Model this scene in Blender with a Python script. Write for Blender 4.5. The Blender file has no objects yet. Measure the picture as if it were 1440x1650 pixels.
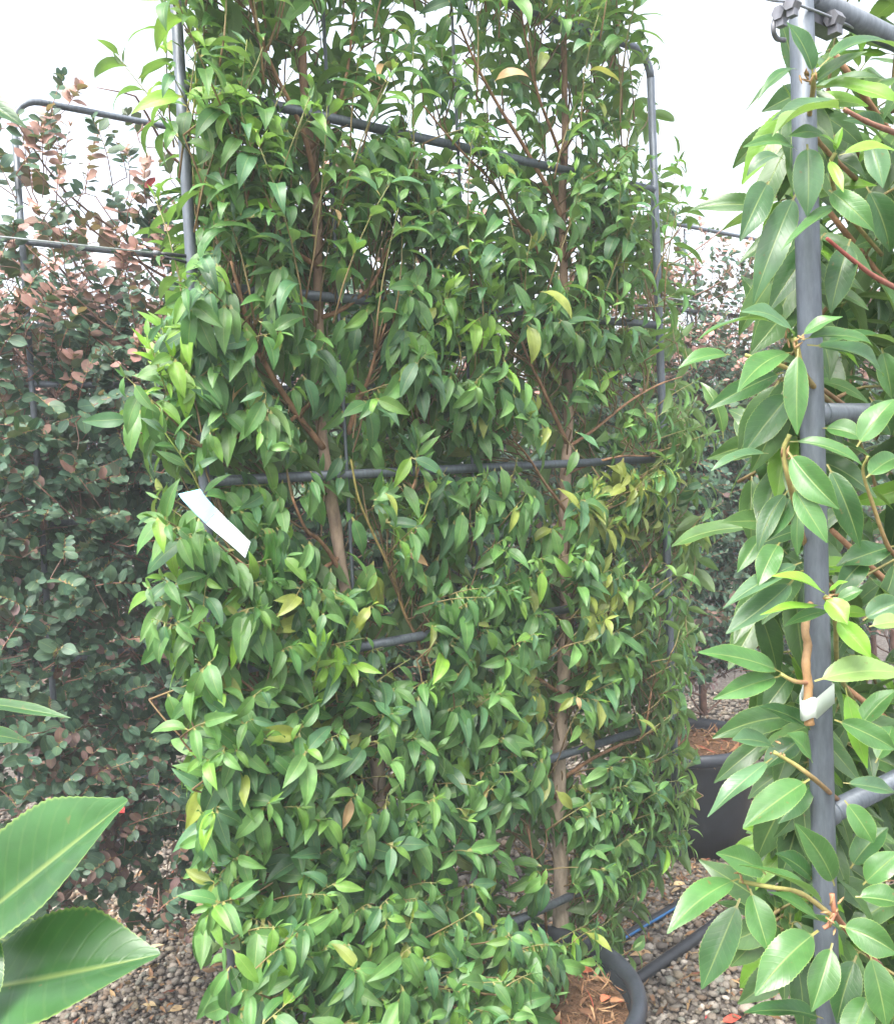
import bpy, math, random
import numpy as np
from mathutils import Vector

C = bpy.context.scene
rad = math.radians
rng = np.random.default_rng(11)
random.seed(5)

# ------------------------------------------------------------------ camera
CAM_H = 1.62
F_PX, CX, CY = 1500.0, 720.0, 825.0          # focal length and centre in photograph pixels
PITCH, ROLL = 0.0498, -0.0464
CAM = np.array([0.0, 0.0, CAM_H])
fwd = np.array([0, math.cos(PITCH), -math.sin(PITCH)])
up0 = np.array([0, math.sin(PITCH), math.cos(PITCH)])
rt0 = np.array([1.0, 0, 0])
cr, sr = math.cos(ROLL), math.sin(ROLL)
# image axes: x right, y down
IX = rt0 * cr + (-up0) * (-sr)               # world direction of image +x
IY = rt0 * sr + (-up0) * cr                  # world direction of image +y (down)

cam = bpy.data.objects.new('camera', bpy.data.cameras.new('camera'))
C.collection.objects.link(cam)
from mathutils import Matrix
m = Matrix(((IX[0], -IY[0], -fwd[0], CAM[0]), (IX[1], -IY[1], -fwd[1], CAM[1]), (IX[2], -IY[2], -fwd[2], CAM[2]), (0, 0, 0, 1)))
cam.matrix_world = m
cam.data.sensor_fit = 'HORIZONTAL'
cam.data.sensor_width = 36.0
cam.data.lens = 36.0 * F_PX / 1440.0
cam.data.clip_start = 0.02
cam.data.clip_end = 500
C.camera = cam

# ------------------------------------------------------------------ sky, sun, exposure
W = bpy.data.worlds.new('World'); C.world = W; W.use_nodes = True
nt = W.node_tree; nt.nodes.clear()
sky = nt.nodes.new('ShaderNodeTexSky'); sky.sky_type = 'NISHITA'; sky.sun_disc = False
SUN_EL, SUN_AZ = rad(58), rad(205)           # azimuth clockwise from +Y
sky.sun_elevation = SUN_EL; sky.sun_rotation = SUN_AZ
sky.air_density = 1.0; sky.dust_density = 6.0; sky.ozone_density = 1.0
hs = nt.nodes.new('ShaderNodeHueSaturation'); hs.inputs['Saturation'].default_value = 0.42
bg = nt.nodes.new('ShaderNodeBackground'); bg.inputs['Strength'].default_value = 0.15
wo = nt.nodes.new('ShaderNodeOutputWorld')
nt.links.new(sky.outputs['Color'], hs.inputs['Color']); nt.links.new(hs.outputs['Color'], bg.inputs['Color']); nt.links.new(bg.outputs['Background'], wo.inputs['Surface'])
sun = bpy.data.objects.new('sun', bpy.data.lights.new('sun', 'SUN')); C.collection.objects.link(sun)
sun.data.energy = 1.3; sun.data.angle = rad(35); sun.data.color = (1.0, 0.97, 0.92)
sdir = Vector((math.sin(SUN_AZ) * math.cos(SUN_EL), math.cos(SUN_AZ) * math.cos(SUN_EL), math.sin(SUN_EL)))
sun.rotation_euler = sdir.to_track_quat('Z', 'Y').to_euler()
C.view_settings.view_transform = 'Standard'; C.view_settings.look = 'None'; C.view_settings.gamma = 1
C.view_settings.exposure = 2.1
C.cycles.max_bounces = 8; C.cycles.transmission_bounces = 6; C.cycles.diffuse_bounces = 5
try: C.cycles.use_denoising = True
except Exception: pass

# ------------------------------------------------------------------ helpers
def nrm(v):
    v = np.asarray(v, float)
    return v / np.maximum(np.linalg.norm(v, axis=-1, keepdims=True), 1e-9)
def ray(px, py):
    return fwd + IX * ((px - CX) / F_PX) + IY * ((py - CY) / F_PX)
def at(px, py, Y):                            # point seen at a pixel at depth Y (world y)
    r = ray(px, py); return CAM + r * (Y / r[1])
def project(P):
    q = np.asarray(P) - CAM; z = q @ fwd
    return np.stack([CX + F_PX * (q @ IX) / z, CY + F_PX * (q @ IY) / z], -1)
TH = 0.6595
d = np.array([math.cos(TH), math.sin(TH), 0.0])        # along the rows
n = np.array([math.sin(TH), -math.cos(TH), 0.0])       # towards the camera's side
UP = np.array([0, 0, 1.0])
P0 = np.array([-0.4655, 1.8, 0.0])                      # foot of the main frame's near pole
PW = 1.3746
FG0 = np.array([0.336, 0.85, 0.0])                      # foot of the near right frame's pole
B0 = np.array([-1.09, 2.5, 0.0])                        # row behind
def on_plane(px, py, org, off=0.0):
    r = ray(px, py); t = ((org + n * off - CAM) @ n) / (r @ n); return CAM + r * t
def on_main(px, py, off=0.0): return on_plane(px, py, P0, off)
def on_ground(px, py, z=0.0):
    r = ray(px, py); t = (z - CAM_H) / r[2]; return CAM + r * t

def link(o, parent=None):
    C.collection.objects.link(o)
    if parent is not None: o.parent = parent
    return o
def thing(name, label, cat, loc=(0, 0, 0), group=None, kind=None):
    o = bpy.data.objects.new(name, None); link(o); o.location = loc
    o.empty_display_size = 0.1
    return tag(o, label, cat, group, kind)
def tag(o, label=None, cat=None, group=None, kind=None):
    if label: o['label'] = label
    if cat: o['category'] = cat
    if group: o['group'] = group
    if kind: o['kind'] = kind
    return o

def np_mesh(name, V, F, mat, parent=None, tint=None, uv=None, smooth=True):
    """V (n,3) in world space, F (m,4) quads or a list of index tuples; the object sits at its parent's origin."""
    V = np.asarray(V, np.float32)
    if parent is not None:
        V = V - np.array(parent.location, np.float32)
    me = bpy.data.meshes.new(name)
    me.vertices.add(len(V)); me.vertices.foreach_set('co', V.ravel())
    if isinstance(F, np.ndarray):
        k = F.shape[1]; li = F.astype(np.int32).ravel(); ls = np.arange(0, len(li), k, dtype=np.int32)
    else:
        li = np.array([i for f in F for i in f], np.int32)
        lens = np.array([len(f) for f in F]); ls = np.concatenate([[0], np.cumsum(lens)[:-1]]).astype(np.int32)
    me.loops.add(len(li)); me.loops.foreach_set('vertex_index', li)
    me.polygons.add(len(ls)); me.polygons.foreach_set('loop_start', ls)
    me.update(calc_edges=True)
    me.validate()
    me.polygons.foreach_set('use_smooth', np.full(len(me.polygons), bool(smooth)))
    if uv is not None:
        u = me.uv_layers.new(name='uv'); u.data.foreach_set('uv', np.asarray(uv, np.float32)[li].ravel())
    if tint is not None:
        a = me.attributes.new('tint', 'FLOAT_COLOR', 'POINT')
        t = np.ones((len(V), 4), np.float32); t[:, :3] = tint; a.data.foreach_set('color', t.ravel())
    me.materials.append(mat)
    o = bpy.data.objects.new(name, me); link(o, parent)
    return o

class MB:
    """collects tubes, lathes and boxes into one mesh"""
    def __init__(s): s.V = []; s.F = []; s.T = []; s.k = 0
    def add(s, V, F, tint=(1, 1, 1)):
        V = np.asarray(V, float); s.V.append(V)
        s.F += [tuple(i + s.k for i in f) for f in F]; s.k += len(V)
        t = np.asarray(tint, float); s.T.append(np.broadcast_to(t, (len(V), 3)))
    def tube(s, pts, r, sides=8, tint=(1, 1, 1), cap=True, jitter=0.0):
        pts = np.asarray(pts, float); N = len(pts)
        r = np.broadcast_to(np.asarray(r, float), (N,))
        T = nrm(np.gradient(pts, axis=0))
        ref = np.array([0.3, 0.1, 0.95]) if abs(T[0] @ np.array([0.3, 0.1, 0.95])) < 0.9 else np.array([1.0, 0, 0])
        U = nrm(np.cross(T[0], ref)); V = []
        for i in range(N):
            U = nrm(U - T[i] * (U @ T[i])); B = np.cross(T[i], U)
            a = np.arange(sides) * 2 * math.pi / sides
            rr = r[i] * (1 + (rng.normal(0, jitter, sides) if jitter else 0))
            V.append(pts[i] + (np.cos(a) * rr)[:, None] * U + (np.sin(a) * rr)[:, None] * B)
        V = np.concatenate(V); F = []
        for i in range(N - 1):
            for j in range(sides):
                a, b = i * sides + j, i * sides + (j + 1) % sides
                F.append((a, b, b + sides, a + sides))
        if cap:
            F.append(tuple(range(sides))[::-1]); F.append(tuple((N - 1) * sides + j for j in range(sides)))
        tt = np.asarray(tint, float)
        if tt.ndim == 2: tt = np.repeat(tt, sides, 0)
        s.add(V, F, tt)
    def lathe(s, c, prof, seg=48, tint=(1, 1, 1)):
        V = []
        for (r, z) in prof:
            a = np.arange(seg) * 2 * math.pi / seg
            V.append(np.stack([c[0] + r * np.cos(a), c[1] + r * np.sin(a), np.full(seg, c[2] + z)], 1))
        F = [(i * seg + j, i * seg + (j + 1) % seg, (i + 1) * seg + (j + 1) % seg, (i + 1) * seg + j) for i in range(len(prof) - 1) for j in range(seg)]
        s.add(np.concatenate(V), F, tint)
    def box(s, c, a, b, e, tint=(1, 1, 1)):
        c, a, b, e = map(lambda v: np.asarray(v, float), (c, a, b, e))
        V = [c + a * i + b * j + e * k for i in (-1, 1) for j in (-1, 1) for k in (-1, 1)]
        s.add(V, [(0, 1, 3, 2), (4, 6, 7, 5), (0, 4, 5, 1), (2, 3, 7, 6), (0, 2, 6, 4), (1, 5, 7, 3)], tint)
    def build(s, name, mat, parent=None, smooth=True):
        return np_mesh(name, np.concatenate(s.V), s.F, mat, parent, np.concatenate(s.T), None, smooth)

def smooth_path(pts, k=6):
    """Catmull-Rom through the points"""
    P = np.asarray(pts, float); P = np.vstack([2 * P[0] - P[1], P, 2 * P[-1] - P[-2]]); out = []
    for i in range(1, len(P) - 2):
        for t in np.linspace(0, 1, k, endpoint=False):
            a, b, c, e = P[i - 1], P[i], P[i + 1], P[i + 2]
            out.append(0.5 * (2 * b + (c - a) * t + (2 * a - 5 * b + 4 * c - e) * t * t + (3 * b - a - 3 * c + e) * t ** 3))
    out.append(P[-2]); return np.array(out)

# ------------------------------------------------------------------ materials
def new_mat(name):
    mt = bpy.data.materials.new(name); mt.use_nodes = True
    return mt, mt.node_tree, mt.node_tree.nodes, mt.node_tree.links
def N_(nodes, t, **kw):
    nd = nodes.new(t)
    for k, v in kw.items(): setattr(nd, k, v)
    return nd
def mathn(nodes, links, op, a, b=None, clamp=False):
    nd = nodes.new('ShaderNodeMath'); nd.operation = op; nd.use_clamp = clamp
    for i, v in enumerate((a, b)):
        if v is None: continue
        if isinstance(v, (int, float)): nd.inputs[i].default_value = v
        else: links.new(v, nd.inputs[i])
    return nd.outputs[0]
def mixc(nodes, links, fac, a, b, mode='MIX'):
    nd = nodes.new('ShaderNodeMix'); nd.data_type = 'RGBA'; nd.blend_type = mode
    for sock, v in ((nd.inputs[0], fac), (nd.inputs[6], a), (nd.inputs[7], b)):
        if isinstance(v, (int, float)): sock.default_value = v
        elif isinstance(v, tuple): sock.default_value = (*v, 1)
        else: links.new(v, sock)
    return nd.outputs[2]

def leaf_material(name, rough=0.4, trans=0.25, rib=0.5, veins=True, back=(0.17, 0.24, 0.11), spec=0.5, edge=0.0, vein=0.16, vbump=0.5, spots=0.5):
    mt, t, nd, lk = new_mat(name)
    out = nd['Material Output']; bs = nd['Principled BSDF']
    at_ = N_(nd, 'ShaderNodeAttribute', attribute_name='tint')
    uv = N_(nd, 'ShaderNodeUVMap', uv_map='uv'); sp = N_(nd, 'ShaderNodeSeparateXYZ'); lk.new(uv.outputs[0], sp.inputs[0])
    u = mathn(nd, lk, 'ABSOLUTE', mathn(nd, lk, 'MULTIPLY', mathn(nd, lk, 'SUBTRACT', sp.outputs[0], 0.5), 2.0))
    v = sp.outputs[1]
    geo = N_(nd, 'ShaderNodeNewGeometry')
    noi = N_(nd, 'ShaderNodeTexNoise'); noi.inputs['Scale'].default_value = 38; noi.inputs['Detail'].default_value = 4
    lk.new(geo.outputs['Position'], noi.inputs['Vector'])
    mot = N_(nd, 'ShaderNodeMapRange'); mot.inputs[1].default_value = 0.3; mot.inputs[2].default_value = 0.7; mot.inputs[3].default_value = 0.78; mot.inputs[4].default_value = 1.22
    lk.new(noi.outputs[0], mot.inputs[0])
    col = mixc(nd, lk, 1.0, at_.outputs['Color'], mot.outputs[0], 'MULTIPLY')
    # pale midrib narrowing to the tip and faint side veins
    ribf = mathn(nd, lk, 'SUBTRACT', 1.0, mathn(nd, lk, 'MULTIPLY', u, 14.0), True)
    pale = mixc(nd, lk, 0.55, at_.outputs['Color'], (0.42, 0.48, 0.16))
    col = mixc(nd, lk, mathn(nd, lk, 'MULTIPLY', ribf, rib), col, pale)
    pet = mathn(nd, lk, 'SUBTRACT', 1.0, mathn(nd, lk, 'MULTIPLY', mathn(nd, lk, 'SUBTRACT', v, 0.09), 30.0), True)
    col = mixc(nd, lk, mathn(nd, lk, 'MULTIPLY', pet, 0.7), col, (0.30, 0.24, 0.08))
    if edge:
        ef = mathn(nd, lk, 'MULTIPLY', mathn(nd, lk, 'SUBTRACT', u, 0.94), 18.0, True)
        col = mixc(nd, lk, mathn(nd, lk, 'MULTIPLY', ef, edge), col, (0.28, 0.38, 0.10))
    sn = N_(nd, 'ShaderNodeTexNoise'); sn.inputs['Scale'].default_value = 170; sn.inputs['Detail'].default_value = 2
    lk.new(geo.outputs['Position'], sn.inputs['Vector'])
    sf = mathn(nd, lk, 'MULTIPLY', mathn(nd, lk, 'SUBTRACT', sn.outputs[0], 0.70), 9.0, True)
    col = mixc(nd, lk, mathn(nd, lk, 'MULTIPLY', sf, spots), col, (0.16, 0.10, 0.04))
    bump_h = None
    if veins:
        w = mathn(nd, lk, 'SINE', mathn(nd, lk, 'MULTIPLY', mathn(nd, lk, 'SUBTRACT', v, mathn(nd, lk, 'MULTIPLY', u, 0.16)), 78.0))
        vf = mathn(nd, lk, 'MULTIPLY', mathn(nd, lk, 'SUBTRACT', w, 0.72), 3.0, True)
        col = mixc(nd, lk, mathn(nd, lk, 'MULTIPLY', vf, vein), col, pale)
        bump_h = mathn(nd, lk, 'ADD', mathn(nd, lk, 'MULTIPLY', mathn(nd, lk, 'ADD', mathn(nd, lk, 'MULTIPLY', vf, vbump), mathn(nd, lk, 'MULTIPLY', ribf, 0.5)), -1.0), mathn(nd, lk, 'MULTIPLY', noi.outputs[0], 0.8))
    colb = mixc(nd, lk, 0.6, col, back)
    col = mixc(nd, lk, geo.outputs['Backfacing'], col, colb)
    lk.new(col, bs.inputs['Base Color'])
    rr = N_(nd, 'ShaderNodeMapRange'); rr.inputs[3].default_value = rough - 0.06; rr.inputs[4].default_value = rough + 0.12
    lk.new(noi.outputs[0], rr.inputs[0]); lk.new(rr.outputs[0], bs.inputs['Roughness'])
    bs.inputs['Specular IOR Level'].default_value = spec
    if bump_h is not None:
        bp = N_(nd, 'ShaderNodeBump'); bp.inputs['Strength'].default_value = 0.35; bp.inputs['Distance'].default_value = 0.0015
        lk.new(bump_h, bp.inputs['Height']); lk.new(bp.outputs[0], bs.inputs['Normal'])
    tr = N_(nd, 'ShaderNodeBsdfTranslucent')
    tc = mixc(nd, lk, 1.0, col, (1.5, 1.75, 0.7), 'MULTIPLY'); lk.new(tc, tr.inputs['Color'])
    ms = N_(nd, 'ShaderNodeMixShader'); ms.inputs[0].default_value = trans
    lk.new(bs.outputs[0], ms.inputs[1]); lk.new(tr.outputs[0], ms.inputs[2]); lk.new(ms.outputs[0], out.inputs['Surface'])
    return mt

def tint_material(name, rough=0.8, nscale=60, lo=0.6, hi=1.3, bump=0.4, dist=0.004, spec=0.3, stretch=None, metallic=0.0):
    mt, t, nd, lk = new_mat(name); bs = nd['Principled BSDF']
    at_ = N_(nd, 'ShaderNodeAttribute', attribute_name='tint')
    geo = N_(nd, 'ShaderNodeNewGeometry'); vec = geo.outputs['Position']
    if stretch:
        mp = N_(nd, 'ShaderNodeMapping'); mp.inputs['Scale'].default_value = stretch; lk.new(vec, mp.inputs[0]); vec = mp.outputs[0]
    noi = N_(nd, 'ShaderNodeTexNoise'); noi.inputs['Scale'].default_value = nscale; noi.inputs['Detail'].default_value = 5; noi.inputs['Roughness'].default_value = 0.65
    lk.new(vec, noi.inputs['Vector'])
    mr = N_(nd, 'ShaderNodeMapRange'); mr.inputs[1].default_value = 0.3; mr.inputs[2].default_value = 0.7; mr.inputs[3].default_value = lo; mr.inputs[4].default_value = hi
    lk.new(noi.outputs[0], mr.inputs[0])
    lk.new(mixc(nd, lk, 1.0, at_.outputs['Color'], mr.outputs[0], 'MULTIPLY'), bs.inputs['Base Color'])
    bs.inputs['Roughness'].default_value = rough; bs.inputs['Specular IOR Level'].default_value = spec; bs.inputs['Metallic'].default_value = metallic
    bp = N_(nd, 'ShaderNodeBump'); bp.inputs['Strength'].default_value = bump; bp.inputs['Distance'].default_value = dist
    lk.new(noi.outputs[0], bp.inputs['Height']); lk.new(bp.outputs[0], bs.inputs['Normal'])
    return mt

M_leaf = leaf_material('laurel_leaf', rough=0.42, trans=0.30, rib=0.45, vein=0.06, vbump=0.2)
M_near = leaf_material('near_laurel_leaf', rough=0.31, trans=0.24, rib=0.6, edge=0.5, vein=0.05, vbump=0.14, spots=0.8)
M_round = leaf_material('round_leaf', rough=0.5, trans=0.18, rib=0.3, veins=False, back=(0.12, 0.13, 0.10), spec=0.4)
M_dry = leaf_material('dry_leaf', rough=0.75, trans=0.08, rib=0.2, veins=True, back=(0.25, 0.17, 0.10), spec=0.2)
M_bark = tint_material('bark', 0.85, 45, 0.55, 1.45, 0.7, 0.004, 0.2, (1, 1, 0.35))
M_twig = tint_material('twig', 0.6, 120, 0.75, 1.25, 0.3, 0.001, 0.3)
M_steel = tint_material('painted_steel', 0.45, 150, 0.70, 1.22, 0.15, 0.0006, 0.5, (1, 1, .22), 0.25)
M_black = tint_material('black_plastic', 0.45, 25, 0.75, 1.3, 0.15, 0.002, 0.4)
M_soil = tint_material('potting_mix', 0.95, 90, 0.4, 1.6, 1.0, 0.02, 0.1)
M_stone = tint_material('pebble', 0.75, 220, 0.75, 1.25, 0.25, 0.001, 0.3)
M_tag = tint_material('label_plastic', 0.35, 30, 0.97, 1.03, 0.02, 0.0005, 0.5)

# ground sheet: gravelly earth that carries on beyond the loose pebbles
def ground_material():
    mt, t, nd, lk = new_mat('gravel_ground'); bs = nd['Principled BSDF']
    geo = N_(nd, 'ShaderNodeNewGeometry')
    vo = N_(nd, 'ShaderNodeTexVoronoi'); vo.inputs['Scale'].default_value = 55; lk.new(geo.outputs['Position'], vo.inputs['Vector'])
    no = N_(nd, 'ShaderNodeTexNoise'); no.inputs['Scale'].default_value = 2.2; no.inputs['Detail'].default_value = 6; lk.new(geo.outputs['Position'], no.inputs['Vector'])
    cr_ = N_(nd, 'ShaderNodeValToRGB'); e = cr_.color_ramp.elements
    e[0].position = 0.0; e[0].color = (0.05, 0.042, 0.034, 1); e[1].position = 1.0; e[1].color = (0.18, 0.17, 0.155, 1)
    x = cr_.color_ramp.elements.new(0.5); x.color = (0.1, 0.09, 0.078, 1)
    sc = N_(nd, 'ShaderNodeSeparateColor'); lk.new(vo.outputs['Color'], sc.inputs[0]); lk.new(sc.outputs[0], cr_.inputs[0])
    dk = N_(nd, 'ShaderNodeMapRange'); dk.inputs[1].default_value = 0.0; dk.inputs[2].default_value = 0.012; dk.inputs[1].default_value = 0.2; dk.inputs[2].default_value = 0.75; dk.inputs[3].default_value = 1.0; dk.inputs[4].default_value = 0.45
    lk.new(vo.outputs['Distance'], dk.inputs[0])
    c = mixc(nd, lk, 1.0, cr_.outputs[0], dk.outputs[0], 'MULTIPLY')
    c = mixc(nd, lk, mathn(nd, lk, 'MULTIPLY', no.outputs[0], 0.6), c, (0.09, 0.062, 0.042))
    lk.new(c, bs.inputs['Base Color']); bs.inputs['Roughness'].default_value = 0.9
    bp = N_(nd, 'ShaderNodeBump'); bp.inputs['Strength'].default_value = 0.8; bp.inputs['Distance'].default_value = 0.01; bp.invert = True
    lk.new(vo.outputs['Distance'], bp.inputs['Height']); lk.new(bp.outputs[0], bs.inputs['Normal'])
    return mt
M_ground = ground_material()

# ------------------------------------------------------------------ leaves
def half_width(s, kind):
    p = 0.10 if kind in ('laurel', 'ovate') else 0.08
    t = np.clip((s - p) / (1 - p), 0, 1)
    if kind == 'laurel':
        h = t ** 0.55 * (1 - t) ** 0.95 / 0.5255
        h *= 1 - 0.30 * t ** 3
    elif kind == 'ovate':
        h = t ** 0.62 * (1 - t) ** 0.72 / 0.6298
        h *= 1 - 0.55 * np.clip((t - .62) / .38, 0, 1) ** 1.3 * (1 - np.clip((t - .96) / .04, 0, 1))
    elif kind == 'strap':
        h = np.clip(np.minimum(t * 6, (1 - t) * 4), 0, 1)
    else:
        h = np.sqrt(np.clip(1 - (2 * t - 1) ** 2, 0, 1)) * (1.08 - 0.25 * t)
    return np.where(s < p, 0.045, np.maximum(h, 0.012 if kind != 'round' else 0.02))

def leaves(name, mat, parent, P, D, Nn, L, Wd, bend, fold, tint, K=9, M=5, kind='laurel', serr=0.0, twist=0.3, wave=0.10, thick=False):
    """every leaf a curved, folded blade with its stalk; all of one plant's leaves are one mesh"""
    P, D, Nn = np.asarray(P, float), nrm(D), np.asarray(Nn, float)
    L, Wd, bend, fold = [np.broadcast_to(np.asarray(x, float), (len(P),)) for x in (L, Wd, bend, fold)]
    tint = np.asarray(tint, float)
    Nn = Nn - D * (Nn * D).sum(1, keepdims=True); Nn = nrm(Nn)
    S = np.cross(D, Nn); nl = len(P)
    s = np.linspace(0, 1, K + 1)
    if serr > 0: hs_ = half_width(s, kind) * (1 + serr * np.where(np.arange(K + 1) % 2 == 0, 1, -1) * (s > 0.2) * (s < 0.97))
    else: hs_ = half_width(s, kind)
    xs = np.linspace(-1, 1, M)
    tw = rng.normal(0, twist, nl); ph = rng.uniform(0, 6.28, (nl, 2)); wa = np.abs(rng.normal(wave, wave * 0.5, nl)); sb = rng.normal(0, 0.18, nl)
    pos = P.copy(); V = np.zeros((nl, K + 1, M, 3)); 
    for k in range(K + 1):
        a = bend * (s[k] ** 1.15)
        c, si = np.cos(a)[:, None], np.sin(a)[:, None]
        T = D * c - Nn * si; Q = Nn * c + D * si
        sw = (sb * s[k])[:, None]
        T = nrm(T + S * sw)
        if k: pos = pos + T * (L / K)[:, None]
        tc, ts = np.cos(tw * s[k])[:, None], np.sin(tw * s[k])[:, None]
        S2 = S * tc + Q * ts; Q2 = Q * tc - S * ts
        for j, x in enumerate(xs):
            hw = hs_[k] * Wd / 2
            wv = wa * np.sin(s[k] * 9.0 + ph[:, 0 if x < 0 else 1]) * abs(x) ** 1.5
            # blade curls: raised at the sides then rolling slightly over at the edge
            lift = abs(x) * fold - 0.25 * fold * abs(x) ** 3 + wv
            V[:, k, j] = pos + S2 * (x * hw)[:, None] + Q2 * (hw * lift)[:, None]
    idx = np.arange((K + 1) * M).reshape(K + 1, M)
    f = np.stack([idx[:-1, :-1], idx[:-1, 1:], idx[1:, 1:], idx[1:, :-1]], -1).reshape(-1, 4)
    Fq = (f[None] + (np.arange(nl) * (K + 1) * M)[:, None, None]).reshape(-1, 4)
    uv = np.stack(np.broadcast_arrays((xs * 0.5 + 0.5)[None, None, :], s[None, :, None], np.zeros((nl, 1, 1)))[:2], -1)
    uv = np.broadcast_to(np.stack([np.broadcast_to((xs * .5 + .5)[None, :], (K + 1, M)), np.broadcast_to(s[:, None], (K + 1, M))], -1)[None], (nl, K + 1, M, 2)).reshape(-1, 2)
    tt = np.repeat(tint, (K + 1) * M, 0)
    # the blade's tip and margin are a touch yellower on ageing leaves
    return np_mesh(name, V.reshape(-1, 3), Fq, mat, parent, tt, uv)

class Shoots:
    """grows leafy shoots and keeps what they carry"""
    def __init__(s):
        s.P = []; s.D = []; s.N = []; s.L = []; s.W = []; s.B = []; s.Fo = []; s.T = []; s.tw = MB(); s.id = []; s.tubes = []; s.cur = -1
    def leaf(s, P, D, N, L, W, B, Fo, T):
        s.P.append(P); s.D.append(D); s.N.append(N); s.L.append(L); s.W.append(W); s.B.append(B); s.Fo.append(Fo); s.T.append(T); s.id.append(s.cur)
    def shoot(s, base, axis, ln, k, Lm, ratio, out, tintf, droop=0.35, bend=0.8, ang=(80, 35), wr=0.0022, wt=((0.19, 0.12, 0.06), (0.15, 0.17, 0.055)), Nup=0.7, distich=False, fold=0.24):
        axis = nrm(axis); s.cur += 1
        U = nrm(np.cross(axis, rng.normal(0, 1, 3))); Vv = np.cross(axis, U)
        side = nrm(rng.normal(0, 1, 3) * 0.25 + np.array([0, 0, -0.15]))
        pts = [base + axis * ln * t + side * ln * 0.25 * t * t for t in np.linspace(0, 1, 5)]
        pts = np.array(pts)
        w0, w1 = map(np.array, wt)
        s.tubes.append((s.cur, pts[0] + (pts - pts[0]) * .93, np.linspace(wr, wr * 0.35, 5), np.array([w0 * (1 - t) + w1 * t for t in np.linspace(0, 1, 5)]), True))
        a0 = rng.uniform(0, 6.28)
        for i in range(k):
            f = 0.12 + 0.88 * (i + 0.5) / k
            f = f ** 0.8
            p = base + axis * ln * f + side * ln * 0.25 * f * f
            a = a0 + (i * math.pi + rng.normal(0, 0.4) if distich else i * 2.4 + rng.normal(0, 0.3))
            r = U * math.cos(a) + Vv * math.sin(a)
            th = rad(ang[0] + (ang[1] - ang[0]) * f + rng.normal(0, 10))
            D = axis * math.cos(th) + r * math.sin(th)
            D = nrm(D + np.array([0, 0, -droop * (0.6 + 0.8 * rng.random())]))
            Nn = UP * Nup + out * 0.75 + axis * 0.25 + rng.normal(0, 0.28, 3)
            L = Lm * (0.75 + 0.45 * math.sin(math.pi * min(1, 0.25 + 0.7 * f))) * rng.uniform(0.78, 1.15)
            if f > 0.93: L *= 0.7
            s.leaf(p, D, Nn, L, L * ratio * rng.uniform(0.85, 1.15), bend * rng.uniform(0.5, 1.4), fold * rng.uniform(0.5, 1.6), tintf(p, f))
        for q_ in range(2):       # the shut young leaves at the tip
            s.leaf(pts[0] + (pts[-1] - pts[0]) * .9, nrm(axis + rng.normal(0, .28, 3)), UP + out + rng.normal(0, .4, 3), Lm * rng.uniform(.3, .55), Lm * .13, .3, .5, tintf(pts[-1], 1.0))
        return pts
    def stalk(s, pts, r, tint, nxt=1): s.tubes.append((s.cur + nxt, np.array(pts), r, np.asarray(tint, float), False))
    def twigs(s, keep=None):      # twigs of the shoots that kept their leaves
        ids = np.array(s.id); tot = np.bincount(ids, minlength=s.cur + 2); kp = np.bincount(ids[keep] if keep is not None else ids, minlength=s.cur + 2)
        for i, pts, r, t, cap in s.tubes:
            if i < len(tot) and tot[i] and kp[i] >= .55 * tot[i]: s.tw.tube(pts, r, 5 if cap else 4, t, cap)
        return s.tw
    def arrays(s): return [np.array(x) for x in (s.P, s.D, s.N, s.L, s.W, s.B, s.Fo, s.T)]

def interp(tab, y): return np.interp(y, [a for a, _ in tab], [b for _, b in tab])
def seg_dist(P, poly):
    """distance of pixel points P (m,2) to a polyline"""
    best = np.full(len(P), 1e9); poly = np.asarray(poly, float)
    for a, b in zip(poly[:-1], poly[1:]):
        ab = b - a; t = np.clip(((P - a) @ ab) / (ab @ ab), 0, 1)
        best = np.minimum(best, np.linalg.norm(P - (a + t[:, None] * ab), axis=1))
    return best

# ------------------------------------------------------------------ ground
gs = 120
gm = MB(); gm.add([(-gs, -gs, 0), (gs, -gs, 0), (gs, gs, 0), (-gs, gs, 0)], [(0, 1, 2, 3)])
tag(gm.build('ground', M_ground, None, False), kind='structure')

def icosa():
    p = (1 + 5 ** .5) / 2
    v = nrm(np.array([(-1, p, 0), (1, p, 0), (-1, -p, 0), (1, -p, 0), (0, -1, p), (0, 1, p), (0, -1, -p), (0, 1, -p), (p, 0, -1), (p, 0, 1), (-p, 0, -1), (-p, 0, 1)], float))
    f = np.array([(0, 11, 5), (0, 5, 1), (0, 1, 7), (0, 7, 10), (0, 10, 11), (1, 5, 9), (5, 11, 4), (11, 10, 2), (10, 7, 6), (7, 1, 8), (3, 9, 4), (3, 4, 2), (3, 2, 6), (3, 6, 8), (3, 8, 9), (4, 9, 5), (2, 4, 11), (6, 2, 10), (8, 6, 7), (9, 8, 1)])
    return v, f
def subdiv(v, f):
    v = list(map(tuple, v)); cache = {}; out = []
    def mid(a, b):
        k = (min(a, b), max(a, b))
        if k not in cache:
            q = nrm((np.array(v[a]) + np.array(v[b])) / 2); cache[k] = len(v); v.append(tuple(q))
        return cache[k]
    for a, b, c in f:
        x, y, z = mid(a, b), mid(b, c), mid(c, a); out += [(a, x, z), (b, y, x), (c, z, y), (x, y, z)]
    return np.array(v), np.array(out)
IV, IF = icosa()
IV2, IF2 = subdiv(IV, IF)
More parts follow.
